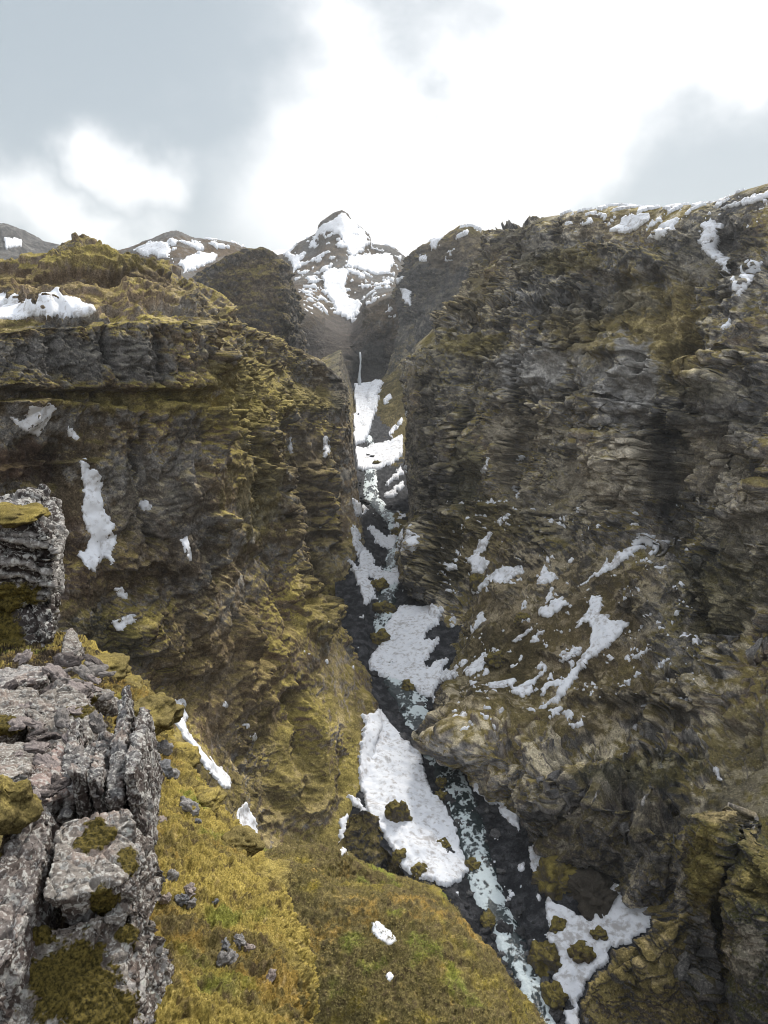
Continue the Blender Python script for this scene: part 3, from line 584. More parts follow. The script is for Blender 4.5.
hill('farleft', 'hill', [(-120,240),(-50,228),(0,223),(14,227),(30,238),(50,243),(75,248),(100,258),(125,275)],
     [(0, 0, 1500), (0, 12, 1400), (0, 30, 1250), (0, 60, 1050)], 540, 3, 8, 5, 4, 'dark far hill at the left edge of the view',
     rock=ROCK_M * .7, rock2=ROCK_D, moss=MOSS_O * .8, moss2=MOSS_O, moss_lo=.4, moss_hi=.7, beige=.1)
ice = [[W(x, 244 + 5 * math.sin(x * .013) + (8 if x < 380 else 0), 9000), W(x, 254, 7800), W(x, 275, 6000), W(x, 300, 5000)] for x in range(-300, 1200, 60)]
G = grid_from(np.swapaxes(np.array(ice), 0, 1), 3)
o = mesh_np('ice_cap', G.reshape(-1, 3), grid_faces(*G.shape[:2]), M_SNOW); tag(o, 'pale ice cap on the horizon behind the peaks', 'ice cap', None, 'structure')

# base ground reaching past everything
gb = np.array([[[x, y, -185.0] for x in np.linspace(-15000, 15000, 31)] for y in np.linspace(-3000, 20000, 31)])
o = mesh_np('ground', gb.reshape(-1, 3), grid_faces(31, 31), M_FAR, col=np.broadcast_to(EARTH, (961, 3))); tag(o, 'dark ground under the canyon', 'ground', None, 'structure')

# ================================================================== outcrops standing out of the walls
def blobgrid(n, m):
    th = np.linspace(0.02, math.pi - .02, n)[:, None]; ph = np.linspace(0, 2 * math.pi, m)[None]
    return np.stack([np.sin(th) * np.cos(ph), np.sin(th) * np.sin(ph), np.cos(th) * np.ones_like(ph)], -1)
def lump(name, px, py, Y, rad, yaw, seed, label, size=.45, p=2.6, lean=(0, 0), amp=1.0, kind='structure', cat='terrain', mat=None, dark=1.0, overhang=0.0, step=1.4, **kw):
    c = W(px, py, Y); D = np.linalg.norm(c)
    if mat is None: size = float(np.mean(rad)) * .095
    n = int(np.clip(max(rad) * 2.4 / D * F / step, 14, 300)); U = blobgrid(n, int(n * 1.7))
    U = np.sign(U) * np.abs(U) ** (2.0 / p)
    r = np.array(rad, float)
    Uf = U.reshape(-1, 3); U = U * (1 + .5 * fbm(Uf, .9, 3, seed + 2) + (.2 * fbm(Uf, .6, 3, seed + 3, ridged=True) + .16 * facets(Uf, .8, seed + 4)[0] if mat is None else 0))[:, None].reshape(U.shape[0], U.shape[1], 1)
    k = 1 - overhang * np.clip(-U[..., 2], 0, 1)
    V = U * r; V[..., :2] *= k[..., None]
    V[..., 0] += lean[0] * V[..., 2]; V[..., 1] += lean[1] * V[..., 2]
    ca, sa = math.cos(R(yaw)), math.sin(R(yaw))
    V = np.stack([V[..., 0] * ca - V[..., 1] * sa, V[..., 0] * sa + V[..., 1] * ca, V[..., 2]], -1)
    G0 = V + c; N0 = gnormals(G0)
    if ((G0 - c) * N0).sum() < 0: N0 = -N0
    s = size
    G, d, st_ = displace_cliff(G0, N0, amp, size=s, big=kw.pop('big', 6 * s), strat=kw.pop('strat', 2.2 * s), blocks=kw.pop('blocks', 1.3 * s), fine=1.2 * s if mat is None else rad[2] * .22, seed=seed, gully=1.6 * s if mat is None else 0, steep_lo=.1, crag=s if mat is None else 0)
    G[:, -1] = G[:, 0]; G[0] = G[0].mean(0); G[-1] = G[-1].mean(0)
    N = gnormals(G)
    if ((G - c) * N).sum() < 0: N = -N
    col, nz = colour_cliff(G, seed=seed, size=s * 1.2, outN=N, **kw)
    o = mesh_np(name, G.reshape(-1, 3), grid_faces(*G.shape[:2]), mat or M_ROCK, col=col)
    return tag(o, label, cat, None, kind)
dk = dict(rock=ROCK_M * .65, rock2=ROCK_D * .8, moss=MOSS_D * 1.1, moss2=MOSS_O, soil=EARTH * .55, tan=TAN * .6, beige=.15, moss_lo=.3, moss_hi=.75)
def spur(key, rows, seed, label, big=2.5, strat=1.6, blocks=.8, s_=.7, step=1.0, feat=None, spots=(), **kw):
    ctrl = np.array([[W(*p) for p in c] for c in rows]); ctrl = np.swapaxes(ctrl, 0, 1)
    G0 = grid_from(ctrl, step); N0 = orient(gnormals(G0), G0); N0 = blur(N0, 4)
    f = features(G0, *feat, seed=seed) if feat else None
    G, d, st_ = displace_cliff(G0, N0, seed=seed, size=s_, big=big, strat=strat, blocks=blocks, fine=.7, gully=1.2, crag=.8, steep_lo=.12, feat=f)
    col, nz = colour_cliff(G, seed=seed, size=s_, **kw)
    if spots: col = paint(G, col, spots, seed)
    return add_sheet('rock_outcrop', key, G, col, M_ROCK, label)
PC = [[(700,832,132),(697,870,134),(700,900,136),(704,940,136),(706,985,134)], [(690,828,124),(681,864,123),(689,896,121),(694,940,119),(696,985,117)], [(705,816,121),(700,862,118),(703,896,116),(706,940,114),(707,985,113)],
      [(728,810,120),(722,850,117),(716,890,115),(713,940,114),(712,985,113)], [(742,812,124),(735,850,123),(723,888,122),(717,940,120),(715,985,118)], [(752,832,118),(742,862,114),(729,895,112),(721,940,110),(719,1000,108)],
      [(775,850,112),(765,882,108),(755,920,106),(745,965,104),(740,1040,101)], [(830,852,104),(830,890,101),(820,930,99),(810,980,97),(800,1060,94)], [(950,830,90),(950,900,88),(940,960,85),(930,1020,82),(920,1120,80)]]
PC = [[(c[0][0] + 14, c[0][1] - 2, c[0][2] + 22)] + c + [(c[-1][0] + 4, c[-1][1] + 90, c[-1][2] - 4)] for c in PC]
spur('pin', PC, 605, 'mossy green pinnacle and pale faced buttress parted by a dark cleft at the right edge', feat=([(703, 870, 16, 22, 1.5), (760, 930, 30, 40, 1.5)], [([(688, 850), (735, 858)], 1.6, 14), ([(684, 880), (720, 884)], 1.5, 14), ([(735, 890), (800, 905)], 1.5, 22)], [([(742, 815), (728, 880), (718, 960), (716, 1010)], 5, 4)]),
     spots=[(705, 870, 22, 45, MOSS_F * .75, .8), (748, 950, 16, 26, PALE * .8, .7), (760, 880, 26, 24, MOSS_F * .6, .7), (730, 815, 30, 8, TAN * .7, .6)], **dk)
QC = [(560,1090,114),(575,1040,116),(584,1002,119),(602,977,121),(632,956,122),(650,946,122),(668,926,123),(690,914,124),(706,925,121),(730,960,116)]
spur('hump', [[(x + 10, y + 16, Y + 14), (x, y, Y), (x + 6, y + 12, Y - 1.5), (x + 14, y + 40, Y - 5), (x + 24, y + 90, Y - 10), (x + 36, y + 190, Y - 18)] for (x, y, Y) in QC], 607, 'mossy brown hump at the bottom right beside the lower snow',
     feat=([(612, 1000, 20, 18, 1.2), (655, 970, 18, 14, 1.2)], [([(585, 1005), (640, 985), (700, 965)], 1.2, 12)], [([(640, 950), (625, 1024)], 6, 1.5)]), **dict(dk, moss=MOSS_O * .9, moss2=MOSS_O * 1.5, tan=TAN * .8))
LC = [(336,850,186),(343,828,187),(352,812,188),(364,806,188),(378,813,188),(389,832,186),(397,852,184),(402,872,182)]
spur('bank', [[(x + 3, y + 10, Y + 9), (x, y, Y), (x - 1, y + 9, Y - 2), (x - 3, y + 28, Y - 5), (x - 6, y + 60, Y - 10)] for (x, y, Y) in LC], 608, 'brown mossy hump on the left bank beside the long snowbank', s_=.5, **dict(dk, moss=MOSS_O, moss2=MOSS_O * 1.5, soil=EARTH * .8))

# ================================================================== near mossy ridge below the viewpoint
def moss_sheet(name, key, rows, seed, label, s, mat, big, lump_a, step=1.0, yel=.5, orng=.2, kind='structure', greens=0.0, ycol=MOSS_Y):
    ctrl = grid_pts(rows); G0 = grid_from(ctrl, step); N = orient(gnormals(G0), G0); N = blur(N, 4); P = G0.reshape(-1, 3); Nn = N.reshape(-1, 3)
    w = np.stack([fbm(P, 2 * s, 2, seed + 3), fbm(P, 2 * s, 2, seed + 4), fbm(P, 2 * s, 2, seed + 6)], 1)
    f1, f2, idv = worley(P + .7 * s * w, 1.3 * s, seed + 1); g1, g2, id2 = worley(P + .25 * s * w, .42 * s, seed + 2)
    d = big * fbm(P, 6 * s, 3, seed) + lump_a * ((.6 - f1) * (.4 + .8 * idv) + .35 * (.6 - g1) * (.3 + id2)) + lump_a * .55 * fbm(P, .3 * s, 4, seed + 9, gain=.7)
    G = (P + Nn * d[:, None]).reshape(G0.shape)
    a = fbm(P, 3.5 * s, 3, seed + 10); b = fbm(P, .9 * s, 4, seed + 12, gain=.65); c = fbm(P, .25 * s, 3, seed + 14, gain=.7)
    col = lerp(np.broadcast_to(MOSS_O * 1.15, P.shape), np.broadcast_to(np.array(ycol), P.shape), sstep(.8 * a + .8 * b + (yel - .5) * 2, -.5, .5))
    col = lerp(col, np.array([.23, .145, .034]), sstep(b * .8 - a * .7 + c * .4 + orng - .3, 0, .5) * .8)
    col = lerp(col, np.array([.15, .17, .03]), sstep(fbm(P, 2.2 * s, 3, seed + 16) + .4 * b + greens, .25, .6) * .8)
    col = lerp(col, TAN, sstep(c * .9 + b * .5, .35, .8) * .55); col = lerp(col, EARTH * .7, sstep(-c - .7 * b, .15, .65) * .7)
    col = np.clip(col * (1 + .3 * c + .15 * (idv - .5))[:, None], .01, .7)
    if key == 'near': col = paint(G, col, [(30, 760, 95, 140, np.array([.03, .022, .015]), 1), (60, 960, 85, 140, np.array([.03, .022, .015]), 1)], 15)  # near-black paint under the slabs stands in for shade in their gaps
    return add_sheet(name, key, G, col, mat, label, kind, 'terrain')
A = [(215,825,80),(250,848,76),(300,857,73),(335,854,74),(355,870,76),(385,880,78),(420,889,78),(442,905,76),(456,925,72),(466,948,68),(470,980,64)]
rA = [[(x + 25, y + 30, Y + 16) for (x, y, Y) in A], A, [(x - 12, y + 18, Y - 3.5) for (x, y, Y) in A], [(x - 25, y + 60, Y - 8) for (x, y, Y) in A], [(x - 45, y + 160, Y - 15) for (x, y, Y) in A]]
moss_sheet('mossy_ridge', 'ridge1', rA, 700, 'olive mossy ridge sloping down to the gravel of the river', 2.6, M_NEAR, 1.6, .8, yel=.2, orng=.1)
B = [(-60,800,72),(90,825,69),(190,838,66),(245,856,65),(290,868,64),(335,884,62),(385,898,60),(425,917,58),(456,940,56),(486,970,54),(511,1000,52),(533,1030,50),(560,1085,47)]
rB = [[(x + 30, y + 35, Y + 14) for (x, y, Y) in B], B, [(x - 14, y + 16, Y - 3.5) for (x, y, Y) in B], [(x - 30, y + 55, Y - 8) for (x, y, Y) in B], [(x - 55, y + 150, Y - 15) for (x, y, Y) in B], [(x - 90, y + 320, Y - 22) for (x, y, Y) in B], [(x - 160, y + 700, Y - 32) for (x, y, Y) in B]]
moss_sheet('mossy_hump', 'ridge2', rB, 720, 'broad moss covered hump below the viewpoint with two spots of snow', 2.2, M_NEAR, 1.5, .8, yel=.3, orng=.12, greens=-.02)
NS = [ # near to far
 [(-60,1180,2.1),(60,1180,2.4),(165,1180,2.6),(260,1180,2.75),(316,1180,2.85),(330,1190,3.4)],
 [(-40,1030,2.75),(70,1030,3.0),(165,1030,3.25),(250,1030,3.45),(302,1030,3.6),(318,1045,4.3)],
 [(-20,945,3.5),(80,945,3.8),(170,945,4.15),(240,945,4.4),(288,945,4.6),(306,960,5.5)],
 [(-10,880,4.3),(85,880,4.7),(170,876,5.25),(225,873,5.6),(266,872,6),(288,890,7)],
 [(0,840,4.9),(90,840,5.3),(162,840,6.0),(205,840,6.5),(239,840,7),(262,862,8.2)],
 [(0,800,5.6),(92,800,6),(148,803,6.9),(180,804,7.4),(207,806,8),(232,832,9.4)],
 [(0,735,7.0),(88,735,7.5),(125,737,8.5),(145,738,9.0),(162,739,9.6),(188,765,11)],
 [(0,690,8.2),(68,680,9.3),(100,680,10),(118,680,10.5),(131,680,11),(156,705,13)],
 [(0,655,10.5),(38,648,11.5),(60,642,12),(70,640,12.5),(80,642,13),(104,665,15.5)],
 [(-10,650,15),(20,650,16),(40,650,17),(50,650,18),(60,655,18),(84,690,20)]]
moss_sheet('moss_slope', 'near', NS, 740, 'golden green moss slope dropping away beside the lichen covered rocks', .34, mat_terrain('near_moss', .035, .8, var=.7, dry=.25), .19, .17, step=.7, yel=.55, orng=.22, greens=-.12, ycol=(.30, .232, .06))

# short dead grass on the mossy slopes
def tufts(key, name, n, h, seed, label, box):
    G = SHEETS[key]; rg = np.random.default_rng(seed); P = G.reshape(-1, 3); N = orient(gnormals(G), G).reshape(-1, 3); px, py, zc = proj(P)
    dn = fbm(P, h * 25, 4, seed); w = ((px > box[0]) & (px < box[2]) & (py > box[1]) & (py < box[3]) & (N[:, 2] > .1)) * np.clip(.5 + 1.6 * dn, .02, 1.5) * zc ** 2
    i = rg.choice(len(P), n, p=w / w.sum()); V = []; C_ = []
    b = P[i] + rg.normal(0, h * .8, (n, 3)) * [1, 1, .2]; k = rg.uniform(.5, 1.3, n)[:, None] * h
    tone = (np.array([.30, .24, .10]) * rg.uniform(.5, 1.15, n)[:, None]) * (1 - .5 * rg.random(n)[:, None]) + np.array([.10, .10, .02]) * .3
    for q in range(4):
        a = rg.uniform(0, 6.28, n); hd = np.stack([np.cos(a), np.sin(a), a * 0], 1); sd = np.stack([-np.sin(a), np.cos(a), a * 0], 1)
        V += [b - sd * k * .16, b + sd * k * .16, b + hd * k * .9 + (N[i] * .4 + [0, 0, .5]) * k]; C_ += [tone * .7, tone * .7, tone]
    V = np.stack(V, 1).reshape(-1, 3); o = mesh_np(name, V, np.arange(len(V)).reshape(-1, 3), M_NEAR, col=np.stack(C_, 1).reshape(-1, 3)); return tag(o, label, None, None, 'stuff')
tufts('near', 'grass', 14000, .009, 5, 'short dry moss tips and grass on the golden moss slope', (60, 640, 330, 1060))
tufts('ridge2', 'grass', 22000, .16, 6, 'short dry grass on the broad mossy hump', (220, 840, 560, 1060))
tufts('ridge1', 'grass', 7000, .2, 7, 'short dry grass on the mossy ridge', (220, 820, 480, 960))
# ================================================================== old snow lying in patches on the walls and the floor
_Z = np.full((1064, 808), 1e9)
def _splat(G):
    px, py, zc = proj(G.reshape(-1, 3)); ix = (px + 20).astype(int); iy = (py + 20).astype(int)
    ok = (zc > 1) & (ix >= 0) & (ix < 808) & (iy >= 0) & (iy < 1064)
    np.minimum.at(_Z, (iy[ok], ix[ok]), zc[ok])
for k in ('left', 'right', 'floor', 'fs', 'peak', 'tower', 'leftmtn', 'farleft', 'ridge1', 'ridge2', 'hump', 'pin', 'bank'): _splat(SHEETS[k])
_z = _Z.copy()
for dy in (-1, 0, 1):
    for dx in (-1, 0, 1): _z = np.minimum(_z, np.roll(np.roll(_Z, dy, 0), dx, 1))
CACHE = {}
def sheet_info(k):
    if k not in CACHE:
        G = SHEETS[k]; P = G.reshape(-1, 3); px, py, zc = proj(P)
        ix = np.clip((px + 20).astype(int), 0, 807); iy = np.clip((py + 20).astype(int), 0, 1063)
        vis = zc < _z[iy, ix] * 1.06 + 2
        Gs = blur(G, 4 if k in ('floor', 'fs', 'peak') else 14); N = orient(gnormals(blur(G, 4)), G, (0, 0, 2000)).reshape(-1, 3)
        pxs = zc / F
        q = P / pxs.clip(.02)[:, None] * 0 + P
        CACHE[k] = (G.shape[:2], Gs.reshape(-1, 3), N, px, py, vis, pxs, P)
    return CACHE[k]
def inside(poly, x, y):
    r = np.zeros(len(x), bool); n = len(poly)
    for i in range(n):
        x0, y0 = poly[i]; x1, y1 = poly[(i + 1) % n]
        if y0 == y1: continue
        c = ((y0 > y) != (y1 > y)) & (x < (x1 - x0) * (y - y0) / (y1 - y0) + x0); r ^= c
    return r
def snow_mesh(name, sel, label, group=None, kind=None, thick=1.0, cat='snow patch'):
    """sel: list of (sheet key, vertex mask): the sheet's own surface, smoothed, lifted and closed down at its rim"""
    VV, FF, off, parts_ = [], [], 0, []
    if kind is None: tot = max([m.sum() for _, m in sel] + [1]); sel = [(k, m) for k, m in sel if m.sum() > .06 * tot]
    for k, m in sel:
        (r, c), Gs, N, px, py, vis, pxs, P = sheet_info(k)
        fq = grid_faces(r, c); fq = fq[m[fq].sum(1) >= 3]
        if len(fq) < 2: continue
        ids, inv = np.unique(fq, return_inverse=True); fq = inv.reshape(-1, 4)
        if kind is None:
            lab = np.arange(len(ids))
            for _ in range(400):
                mn = lab[fq].min(1); new = lab.copy(); np.minimum.at(new, fq.ravel(), np.repeat(mn, 4)); new = new[new]
                if (new == lab).all(): break
                lab = new
            fl = lab[fq[:, 0]]; u_, cn = np.unique(fl, return_counts=True); keep = u_[cn >= max(cn.max() * .45, 3)]
            fq = fq[np.isin(fl, keep)]; i2, inv = np.unique(fq, return_inverse=True); ids = ids[i2]; fq = inv.reshape(-1, 4)
            parts_.append((k, len(fq)))
        E = np.concatenate([fq[:, [0, 1]], fq[:, [1, 2]], fq[:, [2, 3]], fq[:, [3, 0]]]); key = np.sort(E, 1)
        _, iv, cnt = np.unique(key[:, 0].astype(np.int64) * 10000000 + key[:, 1], return_inverse=True, return_counts=True)
        be = E[cnt[iv] == 1]; rim = np.zeros(len(ids), bool); rim[be.ravel()] = True
        t = thick * np.clip(pxs[ids] * 1.6, .12, 3.0)
        base = Gs[ids] * .92 + P[ids] * .08
        lift = np.where(rim, .35, 1.6) * t + .35 * t * fbm(P[ids], 9 * pxs[ids].mean() + .2, 2, 77)
        up = N[ids] * .6 + np.array([0, 0, .4])
        V = base + up * lift[:, None]
        low = base[:] - N[ids] * (1.3 * t)[:, None]
        n = len(ids)
        VV.append(V); FF.append(fq + off)
        u = np.unique(be); mp_ = np.full(n, -1); mp_[u] = np.arange(len(u))
        VV.append(low[u]); q = np.stack([be[:, 1] + off, be[:, 0] + off, mp_[be[:, 0]] + off + n, mp_[be[:, 1]] + off + n], 1); FF.append(q)
        off += n + len(u)
    if not VV: print('EMPTY SNOW', label); return None
    o = mesh_np(name, np.concatenate(VV), np.concatenate(FF), M_SNOW)
    return tag(o, label, cat if kind is None or kind == 'thing' else None, group, kind)
def snow_mask(k, poly, rough=3.0, seed=0):
    sh, Gs, N, px, py, vis, pxs, P = sheet_info(k)
    pl = np.array(poly, float); x0, y0 = pl.min(0) - 6; x1, y1 = pl.max(0) + 6
    m = vis & (px > x0) & (px < x1) & (py > y0) & (py < y1); i = np.nonzero(m)[0]
    if len(i) < 4: return np.zeros(len(px), bool)
    s_ = max(pxs[i].mean(), .03)
    w = np.stack([fbm(P[i], 9 * s_, 4, 900 + seed, gain=.65), fbm(P[i], 9 * s_, 4, 950 + seed, gain=.65)], 1) * rough * 1.6
    ok = inside([tuple(p) for p in pl], px[i] + w[:, 0], py[i] + w[:, 1])
    # rock that stands well above the smoothed ground stays bare
    h = ((P[i] - Gs[i]) * N[i]).sum(1) / s_
    if k not in ('floor', 'fs'): ok &= h + 1.2 * fbm(P[i], 6 * s_, 3, 990 + seed) < 4.2
    r = np.zeros(len(px), bool); r[i[ok]] = True; return r
ALLK = ('floor', 'left', 'right', 'fs', 'peak', 'leftmtn', 'farleft', 'tower', 'ridge1', 'ridge2')
def patch(poly, label, keys=ALLK, rough=3.0, thick=1.0, group=None):
    global _ns
    _ns += 1
    sel = [(k, snow_mask(k, poly, rough, _ns)) for k in keys]
    return snow_mesh('snow_patch', sel, label, group, None, thick)
_ns = 0
# -- canyon floor
patch([(360,745),(364,715),(382,712),(404,740),(421,754),(424,769),(431,794),(448,809),(458,839),(471,873),(446,890),(431,883),(419,881),(399,868),(394,848),(374,824),(367,809),(358,779)], 'long snowbank on the left side of the river beside the foot of the left wall', rough=3.5, thick=1.5)
patch([(339,819),(348,815),(348,853),(341,857)], 'narrow upright strip of snow left of the brown hump')
patch([(346,795),(357,797),(369,815),(365,819)], 'small snow strip between the left wall and the long snowbank')
patch([(471,787),(488,777),(508,757),(512,789),(519,809),(520,834),(498,811)], 'wedge of snow between the river and the dark overhanging cliff', ('floor',), thick=1.5)
patch([(607,892),(609,880),(620,887),(630,893),(649,890),(656,898),(648,903),(662,908),(675,913),(662,922),(649,940),(627,955),(604,969),(591,979),(581,995),(593,1008),(591,1030),(572,1035),(562,1011),(575,1008),(559,992),(551,976),(559,972),(556,947),(543,937),(551,932),(544,911),(546,897),(559,905),(570,911),(591,924),(594,908)], 'broad broken snowfield at the bottom right below the dark cliff', ('floor',), thick=1.5)
patch([(528,845),(540,849),(546,860),(541,880),(531,870)], 'ragged little snow patch among the black stones above the broad lower snowfield', ('floor',))
patch([(368,660),(381,643),(385,630),(396,613),(405,606),(444,609),(439,623),(425,635),(424,643),(439,636),(439,646),(422,667),(430,668),(449,657),(440,674),(459,672),(449,687),(435,702),(412,690),(402,685),(388,680),(369,670)], 'largest snowfield in the middle of the canyon, right of the river below the dark outcrop', ('floor', 'right'), thick=1.6)
patch([(347,555),(356,565),(361,572),(354,548),(351,526),(356,528),(361,545),(371,555),(376,565),(388,572),(398,565),(403,579),(391,592),(380,589),(368,575),(373,589),(378,599),(364,606),(359,589),(352,572)], 'forked snow patch at the foot of the left wall across from the dark outcrop', thick=1.2)
patch([(368,526),(374,528),(385,536),(395,535),(393,525),(398,514),(408,513),(412,521),(410,531),(418,538),(415,552),(395,552),(376,545)], 'ragged snowfield below the sheer right tower, around a brown boulder')
patch([(346,448),(363,448),(376,445),(391,441),(405,434),(412,436),(406,455),(390,466),(378,471),(366,471),(347,462)], 'upper snowfield crossing the gorge below the green slope', ('floor', 'fs'))
patch([(385,484),(398,470),(408,464),(407,472),(395,482),(383,487)], 'thin slanting snow patch left of the sheer tower, upper one of two')
patch([(383,501),(385,494),(405,481),(407,484),(395,496)], 'thin slanting snow patch left of the sheer tower, lower one of two')
patch([(352,499),(359,503),(368,508),(366,513),(358,518),(352,508)], 'small snow patch on the left bank of the upper river')
patch([(349,388),(356,383),(384,383),(378,396),(368,410),(364,428),(343,430),(344,408)], 'snow apron at the foot of the waterfall', ('floor', 'fs'), 2, 1.5)
patch([(366,398),(380,398),(376,412),(368,440),(358,446),(350,444),(352,430)], 'long snow tongue below the waterfall between the two walls', ('floor', 'fs'), 2, 1.3)
patch([(383,402),(391,394),(393,397),(386,405)], 'topmost tiny snow streak on the far green slope')
patch([(388,435),(399,420),(409,409),(409,414),(398,427),(390,438)], 'long thin snow streak on the far green slope')
# -- right slope
RK = ('right',)
patch([(539,617),(539,610),(552,604),(568,593),(587,580),(607,563),(628,546),(643,534),(660,533),(649,544),(628,559),(611,569),(589,581),(574,591),(560,601),(572,601),(549,618)], 'long straight diagonal snow streak on the right slope, highest of the big ones', RK)
patch([(574,629),(587,612),(592,597),(602,597),(600,614),(615,621),(630,623),(619,638),(598,655),(585,665),(572,685),(560,700),(532,715),(547,702),(562,685),(572,668),(585,655),(592,633),(589,621)], 'widest branching snow patch on the right slope', RK)
patch([(509,693),(519,687),(542,672),(564,655),(581,645),(579,653),(555,665),(536,680),(521,697)], 'slim snow streak just left of the widest branching patch', RK)
patch([(464,674),(472,663),(487,653),(508,628),(504,633),(489,646),(497,653),(481,670),(468,677)], 'snow streak running up from the largest snowfield', RK)
patch([(469,633),(481,612),(486,619),(472,634)], 'small pointed snow patch above the largest snowfield', RK, 2)
patch([(510,643),(532,627),(536,629),(515,644)], 'thin snow sliver below the long diagonal streak', RK, 2)
patch([(537,584),(545,563),(550,572),(560,579),(545,585)], 'triangular snow patch left of the long diagonal streak', RK, 2)
patch([(469,593),(483,582),(500,567),(515,569),(523,564),(521,574),(504,584),(491,582),(478,593)], 'feathery snow streak under the mossy crags of the right slope', RK)
patch([(466,559),(472,557),(478,544),(493,530),(491,540),(481,557),(490,561),(485,574),(472,574),(470,565)], 'ragged snow patch between mossy crags right of the dark outcrop', RK, 2.5)
patch([(496,523),(510,511),(510,516),(500,525)], 'short snow streak below the cliffs above the mossy crags', RK, 2)
patch([(632,658),(649,645),(652,649),(639,659)], 'short snow streak under the dark gully, left one of two', RK, 2)
patch([(650,671),(662,660),(675,656),(660,670)], 'short snow streak under the dark gully, right one of two', RK, 2)
patch([(692,643),(698,635),(703,642),(696,646)], 'lone snow spot beneath the right hand crags', RK, 1.5)
patch([(711,768),(717,765),(723,780),(718,783)], 'lone snow spot low on the brown right slope', RK, 1.5)
patch([(447,566),(455,562),(458,570),(450,574)], 'small snow spot on top of the mossy crags beside the dark outcrop', RK, 1.5)
patch([(562,714),(568,709),(575,715),(568,721)], 'small snow spot below the tail of the widest patch', RK, 1.5)
patch([(481,472),(486,457),(489,458),(486,475)], 'icy streak on the right cliff, leftmost of three', RK, 1.5)
patch([(520,460),(523,446),(528,448),(525,462)], 'icy streak on the right cliff, rightmost of three', RK, 1.5)
patch([(515,500),(517,475),(521,476),(519,498)], 'icy streak on the right cliff, lowest of three', RK, 1.5)
patch([(613,232),(625,217),(649,215),(651,220),(630,234)], 'flat snow patch on the right rim, first of two side by side', RK, 2)
patch([(647,239),(661,225),(680,217),(678,225),(659,240)], 'flat snow patch on the right rim, second of two side by side', RK, 2)
patch([(699,241),(707,220),(716,220),(719,251),(730,261),(735,280),(742,285),(739,268),(750,261),(764,262),(754,280),(740,299),(733,297),(728,280),(719,273),(721,265),(707,256)], 'forked snow gully hanging below the right rim', RK, 2.5)
patch([(719,330),(731,316),(733,322),(723,335)], 'small snow spot below the forked snow gully', RK, 1.5)
patch([(719,209),(745,200),(772,192),(772,197),(735,208)], 'thin snow band along the rim at the right edge', RK, 2)
patch([(580,224),(592,219),(594,223),(583,227)], 'tiny snow spot near the top of the right rim', RK, 1.2)
# -- left wall
LK = ('left',)
patch([(80,461),(86,459),(92,470),(98,468),(102,490),(105,509),(113,525),(116,545),(113,568),(104,556),(94,574),(84,564),(77,556),(88,545),(90,535),(82,517),(84,494)], 'tall frozen snow fall hanging on the left wall', LK, 2.5)
patch([(138,505),(140,500),(149,500),(151,508),(145,512),(139,510)], 'round snow spot right of the tall frozen fall', LK, 1.5)
patch([(66,424),(72,429),(80,437),(76,442),(68,436)], 'small snow patch on the ledge above the tall frozen fall', LK, 2)
patch([(-3,320),(-3,293),(16,295),(36,301),(49,282),(57,285),(62,295),(86,301),(98,311),(89,318),(62,319),(42,317),(21,320)], 'wide snowfield on the grassy top above the dark cliff band', LK, .7)
patch([(8,415),(23,420),(31,405),(49,402),(57,407),(39,436),(23,432)], 'bent snow patch on the ledge under the dark cliff band', LK, 2)
patch([(106,580),(113,589),(125,587),(128,600),(117,597)], 'snow scrap below the tall frozen fall, upper one of two', LK, 2)
patch([(112,623),(121,617),(139,611),(133,622),(117,633)], 'snow scrap below the tall frozen fall, lower one of two', LK, 2)
patch([(180,539),(188,536),(192,562),(187,560)], 'thin snow streak in the middle of the left wall', LK, 1.5)
patch([(283,436),(291,437),(293,455),(288,452)], 'icy streak on the dark inner wall, left one of two', LK, 1.5)
patch([(323,436),(329,437),(329,458),(323,458)], 'icy streak on the dark inner wall, right one of two', LK, 1.5)
patch([(156,698),(182,700),(188,717),(185,726),(198,746),(211,762),(228,775),(232,788),(225,790),(211,774),(196,756),(183,737),(174,718)], 'long snow streak running down the gully behind the moss slope', LK, 2.5)
patch([(237,808),(246,802),(256,821),(258,849),(248,848),(236,832)], 'snow block at the end of the gully above the mossy ridge', LK, 2)
patch([(184,786),(190,790),(214,815),(212,822),(185,797)], 'snow streak peeping over the edge of the golden moss slope', LK, 2)
patch([(221,704),(225,700),(228,706),(224,709)], 'snow fleck on the brown slope, topmost of three', LK, 1)
patch([(241,725),(247,723),(254,727),(247,730)], 'snow fleck on the brown slope, middle of three', LK, 1.5)
patch([(248,736),(254,732),(258,738),(252,742)], 'snow fleck on the brown slope, lowest of three', LK, 1.5)
patch([(371,920),(382,922),(397,940),(389,948),(372,934)], 'larger snow spot on the broad mossy hump', ('ridge2', 'ridge1'), 1.5, .6)
patch([(384,975),(389,971),(394,977),(389,982)], 'smaller snow spot on the broad mossy hump', ('ridge2', 'ridge1'), 1, .6)
